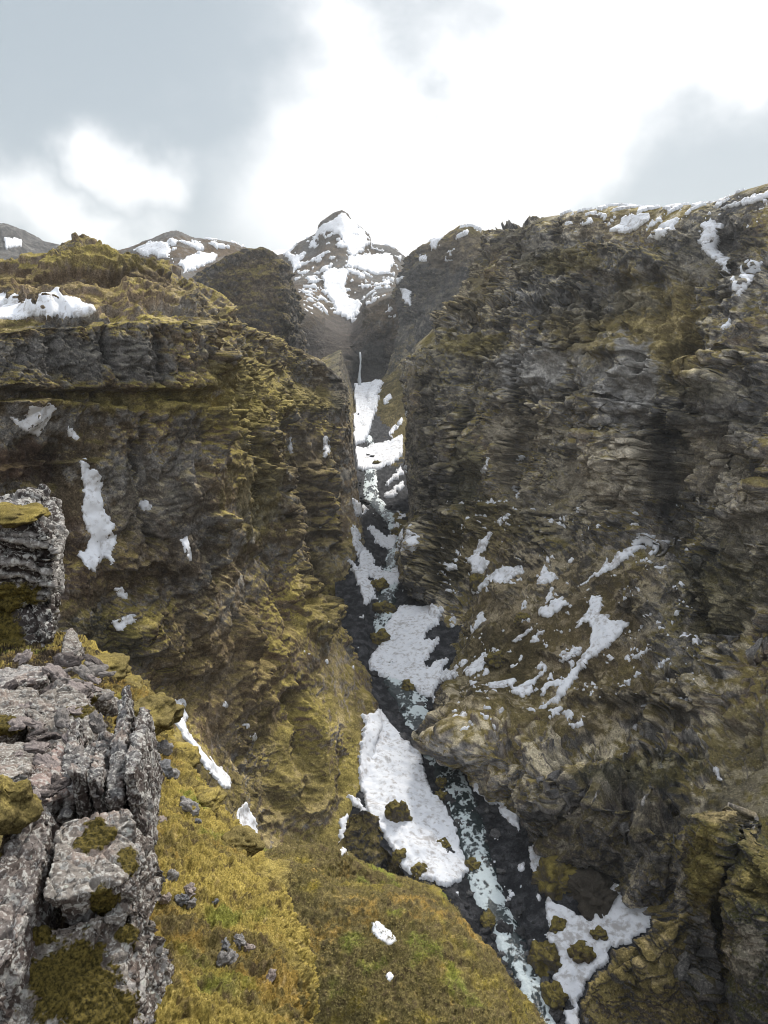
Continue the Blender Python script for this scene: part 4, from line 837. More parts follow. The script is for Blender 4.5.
# -- far mountains
patch([(315,240),(320,226),(343,213),(355,224),(366,233),(371,243),(362,250),(352,258),(341,238),(331,231),(320,234)], 'snow cap on the summit of the pointed peak', ('peak',), 2)
patch([(322,275),(334,268),(350,270),(345,290),(352,300),(366,303),(359,313),(352,322),(338,313),(326,292)], 'wide snow chute down the middle of the pointed peak', ('peak',), 2.5)
patch([(350,256),(366,255),(391,254),(394,264),(387,275),(366,272),(345,268)], 'snow basin below the right shoulder of the pointed peak', ('peak',), 2.5)
patch([(282,277),(296,254),(304,256),(292,277)], 'snow streak on the left flank of the pointed peak', ('peak',), 2)
patch([(283,300),(296,288),(298,293),(288,302)], 'short snow streak low on the left flank of the pointed peak', ('peak',), 2)
patch([(477,243),(493,245),(495,256),(492,264),(479,252)], 'snow patch on the far ridge beside the right wall', ('fs',), 2)
patch([(454,237),(468,228),(468,233),(456,241)], 'thin snow line on the crest of the far ridge', ('fs',), 1.5)
patch([(399,288),(412,291),(411,306),(404,304)], 'snow patch at the foot of the far ridge above the headwall', ('fs', 'peak'), 1.5)
patch([(392,286),(404,274),(405,278),(394,288)], 'slanting snow line between the peak and the far ridge', ('fs', 'peak'), 1.5)
patch([(128,255),(151,243),(170,243),(169,259),(154,268),(141,264)], 'left snow slope on the rounded mountain', ('leftmtn',), 3)
patch([(172,265),(198,253),(219,254),(214,263),(182,273)], 'right snow slope on the rounded mountain', ('leftmtn',), 3)
patch([(3,238),(21,240),(24,246),(5,250)], 'snow patch on the dark far hill at the left edge', ('farleft',), 2)
# -- scattered remnants nobody could count
def snow_noise(key, label, box, lo, scale, seed, slope=0):
    sh, Gs, N, px, py, vis, pxs, P = sheet_info(key)
    n = fbm(P, scale, 5, seed, gain=.62) + slope * (N[:, 2] - .6)
    h = ((P - Gs) * N).sum(1) / pxs.clip(.03)
    m = vis & (n - .10 * h > lo) & (px > box[0]) & (px < box[2]) & (py > box[1]) & (py < box[3])
    return (key, m)
snow_mesh('snow_remnants', [snow_noise('peak', '', (275, 232, 415, 318), .13, 34, 31), snow_noise('leftmtn', '', (120, 238, 275, 285), .12, 40, 32), snow_noise('fs', '', (412, 225, 520, 262), .2, 40, 33)], 'thin broken snow scattered over the far mountains', kind='stuff')
snow_mesh('snow_remnants', [snow_noise('right', '', (440, 500, 700, 730), .43, 7, 41, .5), snow_noise('floor', '', (340, 440, 620, 1024), .42, 4, 42), snow_noise('right', '', (560, 190, 768, 232), .3, 9, 43, .5), snow_noise('left', '', (280, 500, 380, 720), .55, 6, 44)], 'small scraps of snow scattered on the slopes and the canyon floor', kind='stuff')

# ================================================================== river
wl = np.array([[Wz(a, y, z) for a in (l + .1 * (r - l), l + .37 * (r - l), l + .64 * (r - l), l + .9 * (r - l))] for (y, lo, lb, l, r, rb, ro, z) in floor_st if y >= 420])
G0 = grid_from(wl, 1.0, nmax=120); P = G0.reshape(-1, 3)
v = np.linspace(-1, 1, G0.shape[1])[None] * np.ones(G0.shape[:1])[:, None]
wv = .35 * fbm(P, 3.5, 4, 811, gain=.6) + .25 * fbm(P, 1.4, 3, 812, ridged=True)
edge = 1 - np.abs(v.ravel()) ** 3
G = P + np.array([0, 0, 1.0]) * (-.25 + .75 * edge - .5 * (1 - edge) + wv)[:, None]
foam = sstep(fbm(P, 7, 4, 820, gain=.6, an=(.8, 1.6, 1)) + .5 * fbm(P, 2.0, 3, 821, ridged=True), -.15, .5)
M = bpy.data.materials.new('glacial_water'); M.use_nodes = True; t = NT(M.node_tree); t.n.clear()
o_ = t.new('ShaderNodeOutputMaterial'); b_ = t.new('ShaderNodeBsdfPrincipled', Roughness=.18)
at_ = t.new('ShaderNodeAttribute'); at_.attribute_name = 'foam'; g_ = t.new('ShaderNodeNewGeometry')
nf = t.noise(g_.outputs['Position'], 1.6, 5, .65)
ff = t.ramp(t.math('ADD', at_.outputs['Fac'], t.math('MULTIPLY', t.math('SUBTRACT', nf, .5), 1.1)), .4, .95)
t.link(t.mix(ff, (.022, .034, .036), (.60, .67, .68)), b_.inputs['Base Color']); t.link(t.math('ADD', .12, t.math('MULTIPLY', ff, .6)), b_.inputs['Roughness'])
bp = t.new('ShaderNodeBump', Strength=.6, Distance=.4); t.link(nf, bp.inputs['Height']); t.link(bp.outputs[0], b_.inputs['Normal']); t.link(b_.outputs[0], o_.inputs[0])
o = mesh_np('river', G, grid_faces(*G0.shape[:2]), M, attrs={'foam': foam}); tag(o, 'pale glacial river rushing down the middle of the canyon floor', 'river', None, 'structure')
# waterfall
wf = []
for i, tt in enumerate(np.linspace(0, 1, 40)):
    row = []
    for j in np.linspace(0, 2 * math.pi, 13):
        wd_ = (.7 + 1.5 * tt ** 1.5 + .5 * math.sin(tt * 13) * math.sin(tt * 5 + 1)) ; cx = W(360, 352 + 33 * tt, 985 - 12 * tt ** .5)
        row.append(cx + np.array([math.cos(j) * wd_ + .35 * math.sin(tt * 31 + j * 3) + .8 * math.sin(tt * 6), math.sin(j) * 1.6 - 3, 0]))
    wf.append(row)
G = np.array(wf); MW = bpy.data.materials.new('falling_water'); MW.use_nodes = True; MW.node_tree.nodes['Principled BSDF'].inputs['Base Color'].default_value = (.55, .58, .61, 1)
MW.node_tree.nodes['Principled BSDF'].inputs['Roughness'].default_value = .6
o = mesh_np('waterfall', G.reshape(-1, 3), grid_faces(*G.shape[:2]), MW); tag(o, 'thin white waterfall dropping from the headwall at the end of the canyon', 'waterfall')

# ================================================================== boulders
def on_sheet(key, px, py):
    sh, Gs, N, x, y, vis, pxs, P = sheet_info(key)
    i = np.argmin((x - px) ** 2 + (y - py) ** 2 + np.where(vis, 0, 1e6)); return P[i], N[i], pxs[i]
def stone_mesh(name, seed, n, aspect, lichen=False, mossy=.0, tint=(.16, .155, .15)):
    U = blobgrid(n, int(n * 1.6)); U = np.sign(U) * np.abs(U) ** .68; P = U.reshape(-1, 3)
    k = 1 + .22 * fbm(P, .9, 2, seed); V = P * np.array(aspect) * k[:, None]
    Nn = P / np.linalg.norm(P, axis=1, keepdims=True)
    o1, c1 = facets(V + .12 * seed, .75, seed + 1); o2, c2 = facets(V + .12 * seed, .33, seed + 2)
    V = V + Nn * (.36 * o1 - .06 * c1 + .12 * o2 + .05 * fbm(P, .3, 3, seed + 4))[:, None]
    G = V.reshape(U.shape); G[:, -1] = G[:, 0]; G[0] = G[0].mean(0); G[-1] = G[-1].mean(0)
    N = gnormals(G); N = N if (N * G).sum() > 0 else -N; nz = N.reshape(-1, 3)[:, 2]
    b = fbm(P, .5, 4, seed + 6, gain=.65); c = fbm(P, .15, 3, seed + 7, gain=.7)
    col = np.array(tint)[None] * (1 + .5 * b + .4 * c)[:, None]
    if mossy > 0:
        mcol = lerp(np.broadcast_to(MOSS_O * .8, P.shape), np.broadcast_to(MOSS_F * .9, P.shape), sstep(b + nz * .4, -.2, .6))
        col = lerp(col, mcol * (1 + .4 * c)[:, None], sstep(nz + .5 * b + mossy, .3, .7))
    return G.reshape(-1, 3), grid_faces(*G.shape[:2]), np.clip(col, .01, .6)
M_STONE = mat_terrain('stone', .25, .5, dry=.1); M_STONE2 = mat_terrain('loose_stone', .02, .5, dry=0)
def boulder(px, py, r, label, seed, keys=('floor',), mossy=.22, tint=(.10, .085, .065), aspect=(1.1, .95, .9)):
    p, n, s_ = on_sheet(keys[0], px, py)
    V, Fq, col = stone_mesh('boulder', seed, 40, aspect, mossy=mossy, tint=tint)
    o = mesh_np('boulder', V, Fq, M_STONE, col=col); rr = r * s_ ; o.scale = (rr, rr, rr); o.location = p + np.array([0, 0, rr * .1]); o.rotation_euler = (0, 0, seed * 1.7)
    return tag(o, label, 'boulder')
boulder(399, 819, 11, 'tall olive boulder sticking out of the long left snowbank', 901, aspect=(.8, .9, 1.5))
boulder(401, 858, 7, 'small mossy boulder at the lower left edge of the long snowbank', 902)
boulder(443, 847, 6, 'lone dark boulder in the right half of the long snowbank', 903, mossy=.2)
boulder(421, 874, 8, 'rounded mossy boulder at the bottom tip of the long snowbank', 904)
boulder(473, 868, 7, 'mossy boulder between the tip of the long snowbank and the river', 905)
boulder(442, 784, 5, 'upper of two small green boulders on the gravel beside the long snowbank', 906)
boulder(441, 797, 5, 'lower of two small green boulders on the gravel beside the long snowbank', 907)
boulder(488, 923, 8, 'mossy boulder among black stones on the left of the lowest rapids', 908)
boulder(505, 931, 7, 'black bare boulder beside the lowest rapids', 909, mossy=-1, tint=(.045, .045, .047))
boulder(545, 958, 14, 'big round mossy boulder on the right bank at the bottom', 910)
boulder(582, 957, 11, 'brown boulder lying in the broad lower snowfield', 911, mossy=.1, tint=(.09, .07, .05))
boulder(558, 928, 8, 'olive boulder at the left edge of the broad lower snowfield', 912)
boulder(599, 937, 7, 'small dark boulder in the middle of the broad lower snowfield', 913, mossy=.1)
boulder(555, 998, 11, 'mossy boulder right of the river near the bottom edge', 914)
boulder(558, 882, 21, 'large brown mossy boulder above the broad lower snowfield', 915, mossy=.3, aspect=(1.2, .9, .8))
boulder(592, 897, 20, 'large dark boulder wedged under the overhanging cliff', 916, mossy=-.1, tint=(.06, .052, .042), aspect=(1.1, 1, .8))
boulder(385, 611, 9, 'mossy boulder at the head of the largest snowfield', 917)
boulder(381, 642, 9, 'olive boulder on the left edge of the largest snowfield', 918)
boulder(379, 587, 8, 'brown boulder inside the forked snow patch', 919)
boulder(408, 690, 7, 'dark boulder at the lower edge of the largest snowfield', 920)
boulder(400, 536, 6, 'brown boulder in the snowfield below the sheer tower', 921)
boulder(377, 465, 4, 'dark rock in the upper snowfield', 922, mossy=.1)
boulder(478, 583, 8, 'mossy crag block beside the feathery snow streak', 923, ('right',))
boulder(495, 660, 7, 'mossy block beside the snow streak above the largest snowfield', 924, ('right',))
boulder(522, 622, 7, 'mossy block on the brown right slope', 925, ('right',))
rng = random.Random(5)
VAR = []
for i in range(6):
    V, Fq, col = stone_mesh('river_stone', 940 + i, 16, (1.1, .9, .75), tint=(.05, .05, .053) if i % 3 else (.10, .098, .098)); VAR.append((V, Fq, col))
first = [None] * 6; cnt = 0
while cnt < 295:
    y = 1030 - 640 * rng.random() ** 1.35; i = max(k for k in range(len(floor_st)) if floor_st[k][0] >= y); a_, b_ = floor_st[i], floor_st[min(i + 1, len(floor_st) - 1)]
    tt = (a_[0] - y) / max(1, a_[0] - b_[0]); l, r = [a_[j] + (b_[j] - a_[j]) * tt for j in (3, 4)]
    x = rng.uniform(l - .25 * (r - l), r + .25 * (r - l)); p, n_, s_ = on_sheet('floor', x, y)
    k = rng.randrange(6); sz = (1.3 + 3.4 * rng.random() ** 2.5) * s_ * (1.15 if y > 700 else .8)
    if first[k] is None: o = mesh_np('river_stone', *VAR[k][:2], M_STONE, col=VAR[k][2]); first[k] = o
    else: o = first[k].copy(); C.objects.link(o)
    o.location = p + np.array([0, 0, sz * .2]); o.scale = (sz, sz, sz * rng.uniform(.7, 1.1)); o.rotation_euler = (rng.uniform(-.4, .4), rng.uniform(-.4, .4), rng.uniform(0, 6.3))
    tag(o, 'dark bare stone lying in or beside the river', 'stone', 'dark stones along the river'); cnt += 1

# ================================================================== lichen covered rocks at the viewpoint
def mat_lichen():
    m = bpy.data.materials.new('lichen_rock'); m.use_nodes = True; t = NT(m.node_tree); t.n.clear()
    o = t.new('ShaderNodeOutputMaterial'); b = t.new('ShaderNodeBsdfPrincipled', Roughness=.9); b.inputs['Specular IOR Level'].default_value = .15
    a = t.new('ShaderNodeAttribute'); a.attribute_name = 'Col'; ms = t.new('ShaderNodeAttribute'); ms.attribute_name = 'scale'
    g = t.new('ShaderNodeNewGeometry'); sc = t.new('ShaderNodeVectorMath', _operation='SCALE'); t.link(g.outputs['Position'], sc.inputs[0]); t.link(ms.outputs['Fac'], sc.inputs['Scale']); pos = sc.outputs[0]
    n1 = t.noise(pos, 60, 8, .72); n2 = t.noise(pos, 14, 5, .6, .4); n3 = t.noise(pos, 28, 4, .62, .8)
    v = t.new('ShaderNodeTexVoronoi', Scale=85.0); t.link(pos, v.inputs['Vector'])
    vb = t.new('ShaderNodeTexVoronoi', Scale=24.0); wp = t.new('ShaderNodeVectorMath', _operation='ADD'); nv = t.new('ShaderNodeTexNoise', Scale=20.0); t.link(pos, nv.inputs['Vector'])
    s3 = t.new('ShaderNodeVectorMath', _operation='SCALE'); s3.inputs['Scale'].default_value = .09; t.link(nv.outputs['Color'], s3.inputs[0]); t.link(pos, wp.inputs[0]); t.link(s3.outputs[0], wp.inputs[1]); t.link(wp.outputs[0], vb.inputs['Vector'])
    f = t.math('ADD', .45, t.math('MULTIPLY', n1, 1.15)); mul = t.new('ShaderNodeVectorMath', _operation='SCALE'); t.link(a.outputs['Color'], mul.inputs[0]); t.link(f, mul.inputs['Scale'])
    c = mul.outputs[0]
    white = t.math('MULTIPLY', t.ramp(t.math('ADD', n3, t.math('MULTIPLY', n1, .35)),   .67, .79), .75)
    c = t.mix(white, c, (.47, .46, .43))
    pale = t.math('MULTIPLY', t.ramp(vb.outputs['Distance'], .30, .20), t.ramp(n2, .54, .62)); c = t.mix(t.math('MULTIPLY', pale, .65), c, (.40, .43, .38))
    blk = t.math('MULTIPLY', t.ramp(v.outputs['Distance'], .36, .24), t.ramp(n2, .50, .40)); c = t.mix(t.math('MULTIPLY', blk, .85), c, (.022, .018, .017))
    mossm = t.new('ShaderNodeAttribute'); mossm.attribute_name = 'moss'
    mm = t.ramp(t.math('ADD', mossm.outputs['Fac'], t.math('MULTIPLY', t.math('SUBTRACT', n3, .5), .9)), .45, .6)
    c = t.mix(mm, c, t.mix(t.ramp(n1, .35, .65), (.022, .019, .006), (.13, .10, .025)))
    t.link(c, b.inputs['Base Color']); bp = t.new('ShaderNodeBump', Strength=.7, Distance=.012); t.link(t.math('ADD', n1, t.math('MULTIPLY', n3, .8)), bp.inputs['Height']); t.link(bp.outputs[0], b.inputs['Normal'])
    t.link(b.outputs[0], o.inputs[0]); return m
M_LICH = mat_lichen()
def slab(name, poly, ext, vox, label, cat, seed, strata=(0, 0, 1), per=.06, sd=.02, fac=.05, tint=(.195, .175, .155), scale=1.0, moss=(), stripes=0.0, parent=None, tilt=1.0, dark=1.0):
    """closed block: top outline pushed along ext, remeshed finely, layered and chipped"""
    T = np.array([W(*p) for p in poly]); tr = random.Random(seed); tx, ty = tr.uniform(-.28, .28) * tilt, tr.uniform(-.3, .3) * tilt; c0 = T.mean(0); T[:, 2] += (T[:, 0] - c0[0]) * tx + (T[:, 1] - c0[1]) * ty; fac = fac * 1.12; ext = np.array(ext, float); n = len(T)
    cen = T.mean(0); Bm = T + ext; 
    verts = np.concatenate([T, Bm, [cen + 0.0 * ext], [cen + ext]]); faces = []
    for i in range(n):
        j = (i + 1) % n; faces += [(i, j, j + n, i + n), (i, 2 * n, j), (i + n, j + n, 2 * n + 1)]
    me = bpy.data.meshes.new('tmp'); me.from_pydata([tuple(v) for v in verts], [], faces); import bmesh
    bm = bmesh.new(); bm.from_mesh(me); bmesh.ops.recalc_face_normals(bm, faces=bm.faces); bm.to_mesh(me); bm.free()
    o = bpy.data.objects.new('tmp', me); C.objects.link(o)
    md = o.modifiers.new('r', 'REMESH'); md.mode = 'VOXEL'; md.voxel_size = vox
    sm = o.modifiers.new('s', 'SMOOTH'); sm.iterations = 4
    ev = o.evaluated_get(bpy.context.evaluated_depsgraph_get()); m2 = ev.to_mesh()
    V = np.zeros(len(m2.vertices) * 3); m2.vertices.foreach_get('co', V); V = V.reshape(-1, 3)
    Nn = np.zeros(len(m2.vertices) * 3); m2.vertices.foreach_get('normal', Nn); Nn = Nn.reshape(-1, 3)
    Fq = np.array([p.vertices[:] for p in m2.polygons if len(p.vertices) == 4], np.int32); ev.to_mesh_clear(); bpy.data.objects.remove(o)
    ax = np.array(strata, float); ax /= np.linalg.norm(ax); P = V
    sgn = np.abs(Nn @ ax); w = fbm(P, per * 6, 3, seed) * per * 1.2 + fbm(P, per * 1.5, 3, seed + 1) * per * .3
    tt = (P @ ax + w) / per; fl = np.floor(tt).astype(np.int64); f = tt - fl; rnd = (_hash(fl, fl * 0, fl * 0, seed + 3) & np.uint32(255)).astype(np.float32) / 255
    d = sd * ((rnd - .5) * 1.6 - .9 * (1 - sstep(np.minimum(f, 1 - f), 0, .16))) * (1 - sgn)
    o1, c1 = facets(P + .3 * w[:, None], fac * 4, seed + 5); o2, c2 = facets(P, fac * 1.3, seed + 6)
    d += fac * (.55 * o1 - .5 * c1 + .22 * o2 - .2 * c2) + fac * .5 * fbm(P, fac * 3, 4, seed + 7, gain=.6)
    m = np.zeros(len(P)); px, py, zc = proj(P)
    for (x, y, rx, ry) in moss: m = np.maximum(m, 1.3 - .75 * np.hypot((px - x) / rx, (py - y) / ry))
    m = np.clip(m + .55 * fbm(P, fac * 2.2, 4, seed + 9, gain=.65), 0, 1) if len(moss) else m
    mk = sstep(m, .35, .75); d = d * (1 - .6 * mk) + mk * fac * (.25 + .5 * (.6 - worley(P, fac * 1.1, seed + 10)[0]) + .35 * fbm(P, fac * .6, 3, seed + 11))
    V = P + Nn * d[:, None]
    b = fbm(P, fac * 8, 3, seed + 12); c = fbm(P, fac * 1.2, 4, seed + 13, gain=.65)
    col = lerp(np.array(tint)[None] * np.ones((len(P), 1)), np.array([.25, .195, .165]), sstep(b, .0, .5) * .7); col = lerp(col, np.array([.085, .065, .055]), sstep(-b - .5 * c, .1, .6) * .7)
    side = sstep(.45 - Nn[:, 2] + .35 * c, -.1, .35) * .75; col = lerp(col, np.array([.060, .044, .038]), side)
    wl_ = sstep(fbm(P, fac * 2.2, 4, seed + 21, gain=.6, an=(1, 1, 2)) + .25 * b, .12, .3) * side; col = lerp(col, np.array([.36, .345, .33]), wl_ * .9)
    col = np.clip(col * (1 + .45 * c)[:, None], .01, .6)
    col = col * dark
    if stripes:
        k = sstep(rnd + .35 * c + .3 * b, .45, .62)[:, None]; col = col * (1 - stripes * k) + np.array([.40, .375, .35]) * stripes * k
        col = np.where((np.minimum(f, 1 - f) < .14)[:, None], col * (1 - stripes) + np.array([.03, .022, .02]) * stripes, col)
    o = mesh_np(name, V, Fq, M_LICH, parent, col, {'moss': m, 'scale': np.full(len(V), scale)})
    return tag(o, label, cat) if label else o
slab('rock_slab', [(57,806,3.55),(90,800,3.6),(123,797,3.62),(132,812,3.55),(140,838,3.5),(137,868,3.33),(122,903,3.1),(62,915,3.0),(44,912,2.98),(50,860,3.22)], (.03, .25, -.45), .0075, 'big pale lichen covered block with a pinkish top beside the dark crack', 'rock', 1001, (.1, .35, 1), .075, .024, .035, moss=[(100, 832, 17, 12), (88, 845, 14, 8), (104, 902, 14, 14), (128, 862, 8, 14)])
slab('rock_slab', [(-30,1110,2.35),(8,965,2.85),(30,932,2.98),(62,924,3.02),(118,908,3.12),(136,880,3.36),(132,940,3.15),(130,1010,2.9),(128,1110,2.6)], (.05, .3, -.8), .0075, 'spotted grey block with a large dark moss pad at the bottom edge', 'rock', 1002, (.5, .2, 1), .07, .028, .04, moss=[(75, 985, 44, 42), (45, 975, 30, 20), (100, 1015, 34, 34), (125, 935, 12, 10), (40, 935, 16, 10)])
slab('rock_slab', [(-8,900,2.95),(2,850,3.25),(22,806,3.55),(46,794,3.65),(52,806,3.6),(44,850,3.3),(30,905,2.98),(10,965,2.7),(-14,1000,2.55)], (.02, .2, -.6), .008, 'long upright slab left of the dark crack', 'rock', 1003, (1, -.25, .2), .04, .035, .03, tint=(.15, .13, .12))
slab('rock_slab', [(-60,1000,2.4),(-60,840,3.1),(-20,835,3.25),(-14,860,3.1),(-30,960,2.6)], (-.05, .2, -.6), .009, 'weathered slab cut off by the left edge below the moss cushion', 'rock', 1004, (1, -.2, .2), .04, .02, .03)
for i in range(5):
    x0 = [60, 74, 92, 107, 127][i]; wq = [0, 3, -2, 4, 0][i]
    slab('rock_plate', [(x0 - 3, 801 - 3 * i - wq, 3.75), (x0 + 2, 765 - 5 * i, 4.3), (x0 + 11 + wq, 738 - [4, 12, 20, 38, 44][i], 5.0), (x0 + 22, 733 - [0, 16, 14, 42, 40][i], 5.1), (x0 + 17 + wq, 765 - 5 * i, 4.35), (x0 + 10 + wq, 799 - 3 * i, 3.8)], (.0, .15, -.7 + .05 * (i % 2)), .009,
         ['leftmost of the upright plates behind the big lichen block', 'second upright plate from the left behind the big lichen block', 'middle one of the upright plates behind the big lichen block', 'second upright plate from the right behind the big lichen block', 'rightmost of the upright plates, beside the golden moss'][i], 'rock', 1010 + i, (1, .1, .15), .03, .018, .03, tint=(.13, .125, .125))
slab('rock_slab', [(28,782,4.0),(34,766,4.3),(60,747,4.75),(70,756,4.6),(66,790,3.95),(44,800,3.75)], (.0, .2, -.4), .009, 'pinkish flat stone just above the dark crack', 'rock', 1020, (.1, .2, 1), .05, .015, .03, tint=(.25, .19, .17))
slab('rock_slab', [(-20,790,3.9),(-20,735,4.8),(20,728,5.0),(34,745,4.7),(30,778,4.1),(10,795,3.85)], (.0, .2, -.4), .009, 'grey flat stone at the left edge above the moss cushion', 'rock', 1021, (.1, .2, 1), .05, .015, .03)
slab('rock_slab', [(24,738,5.1),(27,714,5.6),(60,700,6.0),(88,702,5.9),(96,720,5.5),(72,740,5.0)], (.0, .2, -.4), .01, 'broad pale slab above the upright plates', 'rock', 1022, (.1, .2, 1), .06, .018, .04, moss=[(80, 712, 14, 6)])
slab('rock_slab', [(-20,728,5.2),(-20,690,6.3),(14,682,6.7),(36,690,6.4),(30,716,5.6),(8,730,5.2)], (.0, .3, -.5), .011, 'flat stone at the left edge, middle one of the flat stones', 'rock', 1023, (.1, .2, 1), .06, .02, .04, moss=[(5, 725, 20, 9)])
slab('rock_slab', [(-25,688,6.6),(-25,664,7.8),(18,660,8.0),(52,668,7.8),(46,688,6.8),(10,694,6.5)], (.0, .3, -.5), .013, 'flat light slab at the foot of the zebra striped crag', 'rock', 1024, (.1, .2, 1), .07, .022, .05, tint=(.24, .225, .215))
slab('rock_slab', [(60,695,6.9),(64,678,7.6),(92,674,7.9),(112,684,7.5),(104,698,6.9),(80,704,6.6)], (.0, .3, -.4), .013, 'cluster topped stone in the upper moss beside the slabs', 'rock', 1025, (.1, .2, 1), .07, .022, .05, moss=[(85, 700, 14, 7)])
slab('rock_slab', [(60,655,10.5),(66,634,11.2),(74,630,11.4),(82,642,11.1),(80,656,10.5)], (-.1, .4, -.6), .02, 'pointed grey stone standing at the top of the golden moss', 'rock', 1026, (.1, .2, 1), .1, .03, .06)
crag = bpy.data.objects.new('crag', None); C.objects.link(crag); crag.location = W(10, 700, 11.5); tag(crag, 'zebra striped lichen crag at the left edge under a grassy cap', 'crag')
def under(o, parent):
    for k_ in ('label', 'category', 'kind'):
        if k_ in o: del o[k_]
    o.parent = parent; o.matrix_parent_inverse = __import__('mathutils').Matrix.Translation(-parent.location); return o
under(slab('striped_rock', [(-40,534,11.6),(-10,526,11.8),(20,517,12.0),(36,517,12.1),(48,533,12.0),(56,556,12.0),(53,576,11.9),(57,592,11.9),(40,612,11.9),(20,606,11.8),(-40,612,11.7)], (-1.2, 3.0, -.1), .024, 'x', 'crag', 1030, (.35, -.2, 1), .11, .13, .17, tint=(.10, .085, .08), scale=.35, stripes=.45, tilt=0, dark=.5, moss=[(8, 598, 26, 16)]), crag)
under(slab('rock_foot', [(-40,600,12.0),(30,600,12.1),(52,592,12.2),(54,622,11.8),(46,650,11.5),(38,700,10.8),(0,708,10.6),(-40,700,10.6)], (-1.2, 3.0, -.3), .024, 'x', 'crag', 1031, (.7, -.2, .6), .11, .13, .18, tint=(.10, .085, .08), scale=.35, stripes=.3, tilt=0, dark=.5, moss=[(0, 640, 22, 26)]), crag)
def cushion(px, py, Y, rad, label, seed, bright=1.0, yaw=0):
    o = lump('moss_cushion', px, py, Y, rad, yaw, seed, label, size=max(rad) * .16, p=2.2, kind=None, cat='moss cushion', mat=M_NEAR2, big=rad[2] * .3, strat=0.0, blocks=0.0, step=1.2,
             rock=MOSS_O, rock2=MOSS_O, moss=MOSS_O * 1.6 * bright, moss2=np.array([.26, .2, .05]) * bright, soil=MOSS_O * 1.2, tan=np.array([.27, .215, .07]), beige=0, moss_lo=-.2, moss_hi=.5); return o
M_NEAR2 = mat_terrain('cushion_moss', .03, .9, var=.8, dry=.1)
cushion(3, 806, 3.4, (.14, .13, .13), 'bright green moss cushion at the left edge between the slabs', 1041)
_o = under(cushion(14, 517, 12.4, (.5, .6, .2), 'x', 1042, .75), crag); _o.name = 'moss_cap'; _o.data.name = 'moss_cap'
cushion(152, 716, 9.0, (.32, .4, .22), 'golden moss cushion on the upper rim of the moss slope', 1043, 1.3)
cushion(182, 762, 9.3, (.22, .3, .2), 'small golden moss knob on the rim beside a tilted stone', 1044, 1.3)
for q, (px, py, Y, rx, lab) in enumerate([(100, 670, 10.6, .4, 'long golden moss cushion at the top of the moss slope'), (122, 689, 10.8, .3, 'golden moss cushion on the rim just below the long one'), (205, 800, 8.1, .2, 'low moss bulge on the rim above the little stones'), (243, 842, 7.1, .2, 'low moss bulge on the rim where the slope meets the mossy ridge'), (270, 880, 6.1, .2, 'low moss bulge near the bottom of the rim')]):
    cushion(px, py, Y, (rx, rx, rx * .5), lab, 1080 + q, 1.35)
sl_y = [640, 660, 690, 715, 740, 790, 830]; sl_Y = [9.3, 7.9, 6.6, 5.6, 4.95, 3.9, 3.4]; rg2 = random.Random(12); SV = [stone_mesh('rock_shard', 1100 + i, 18, (1.5, .8, .28), tint=[(.17, .155, .145), (.10, .085, .08), (.21, .18, .17)][i % 3]) for i in range(6)]; sfirst = [None] * 6
for q in range(70):
    py = rg2.uniform(655, 800); px = rg2.uniform(0, 60 + (800 - py) * .35) if q % 3 else rg2.uniform(50, 110 + .2 * (py - 655)); k = q % 6; p = W(px, py, float(np.interp(py, sl_y, sl_Y)) - .08)
    if sfirst[k] is None: o = mesh_np('rock_shard', *SV[k][:2], M_STONE2, col=SV[k][2]); sfirst[k] = o
    else: o = sfirst[k].copy(); C.objects.link(o)
    sz = rg2.uniform(3, 9) * np.linalg.norm(p) / F; o.scale = (sz, sz, sz); o.location = p; o.rotation_euler = (rg2.uniform(-.5, .5), rg2.uniform(-.6, .6), rg2.uniform(0, 6.3)); tag(o, 'thin broken rock shard lying among the slabs at the left edge', 'rock shard', 'rock shards among the slabs')
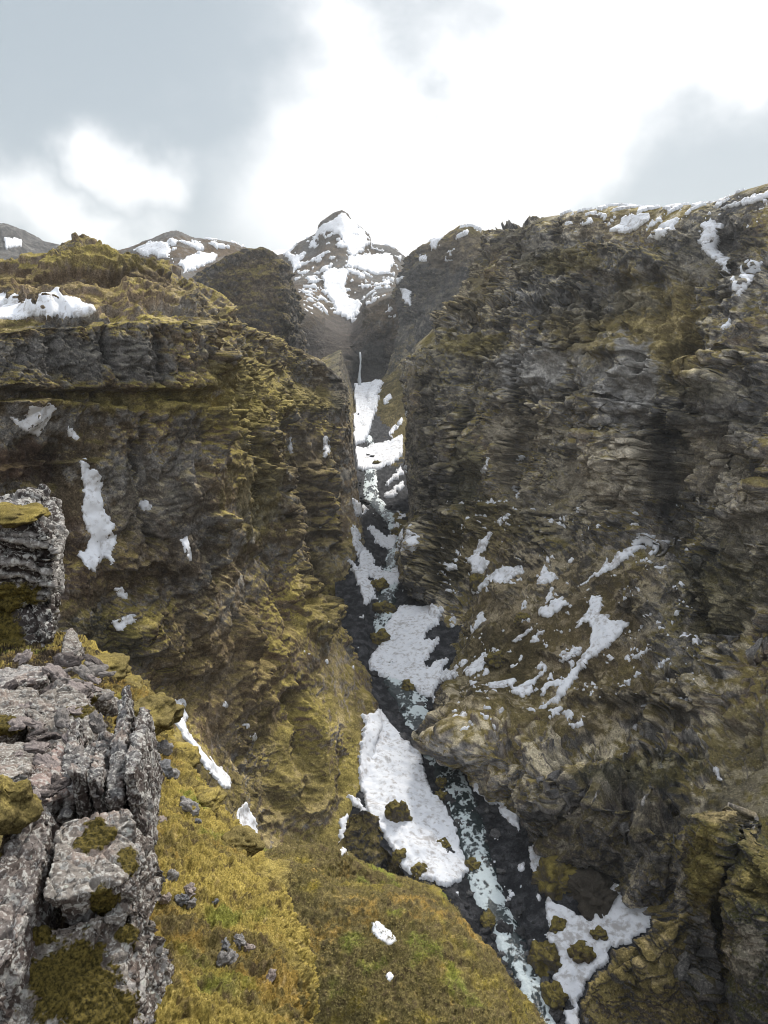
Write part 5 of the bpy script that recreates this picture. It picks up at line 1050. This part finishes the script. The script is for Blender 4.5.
# loose stones on the moss
for q, (px, py, r, lab) in enumerate([(187, 808, 9, 'dark square stone near the rim of the moss slope'), (161, 822, 5, 'small stone left of the dark square stone'), (196, 823, 4, 'tiny stone below the dark square stone'), (170, 878, 6, 'upper pale stone of the little pile on the moss'), (189, 892, 6, 'right hand stone of the little pile on the moss'),
        (180, 899, 6, 'middle stone of the little pile on the moss'), (191, 905, 5, 'lowest stone of the little pile on the moss'), (165, 900, 5, 'stone between the little pile and the spotted block'), (216, 903, 3, 'tiny lone stone right of the little pile'), (238, 943, 6, 'upper stone of the lower scatter on the moss'), (249, 949, 5, 'right hand stone of the lower scatter on the moss'),
        (223, 946, 6, 'left hand stone of the lower scatter on the moss'), (228, 961, 9, 'largest flat stone of the lower scatter on the moss'), (270, 977, 5, 'stone low on the moss close to the rim'), (159, 774, 10, 'tilted slab stone on the rim of the moss slope'), (161, 750, 7, 'pinkish stone on the upper rim of the moss'),
        (137, 791, 9, 'grey block half sunk in the moss beside the plates'), (143, 808, 8, 'brown block below the grey one beside the plates'), (173, 777, 6, 'flat stone jutting over the rim')]):
    p, n, s_ = on_sheet('near', px, py); V, Fq, col = stone_mesh('loose_stone', 1060 + q, 26, (1.2, .9, .55 + .08 * (q % 4)), tint=[(.20, .19, .185), (.24, .2, .18), (.14, .14, .145)][q % 3])
    o = mesh_np('loose_stone', V, Fq, M_STONE2, col=col); rr = r * s_ * .95; o.scale = (rr, rr, rr); o.location = p + n * rr * .25; o.rotation_euler = (.3 * math.sin(q), .35 + .2 * math.cos(q * 2), q * 1.3); tag(o, lab, 'stone')

# ================================================================== air
hb = bpy.data.meshes.new('haze'); x0, x1, y0, y1, z0, z1 = -9000, 9000, -200, 9600, -187, 1300
hb.from_pydata([(x, y, z) for z in (z0, z1) for y in (y0, y1) for x in (x0, x1)], [], [(0, 2, 3, 1), (4, 5, 7, 6), (0, 1, 5, 4), (2, 6, 7, 3), (0, 4, 6, 2), (1, 3, 7, 5)])
mh = bpy.data.materials.new('haze'); mh.use_nodes = True; t = NT(mh.node_tree); t.n.clear(); o_ = t.new('ShaderNodeOutputMaterial'); pv = t.new('ShaderNodeVolumePrincipled', Density=.00006, Anisotropy=.2)
pv.inputs['Color'].default_value = (.93, .97, 1.0, 1); t.link(pv.outputs[0], o_.inputs['Volume']); hb.materials.append(mh)
ho = bpy.data.objects.new('haze', hb); C.objects.link(ho); tag(ho, 'faint blue haze in the far air', None, None, 'stuff')
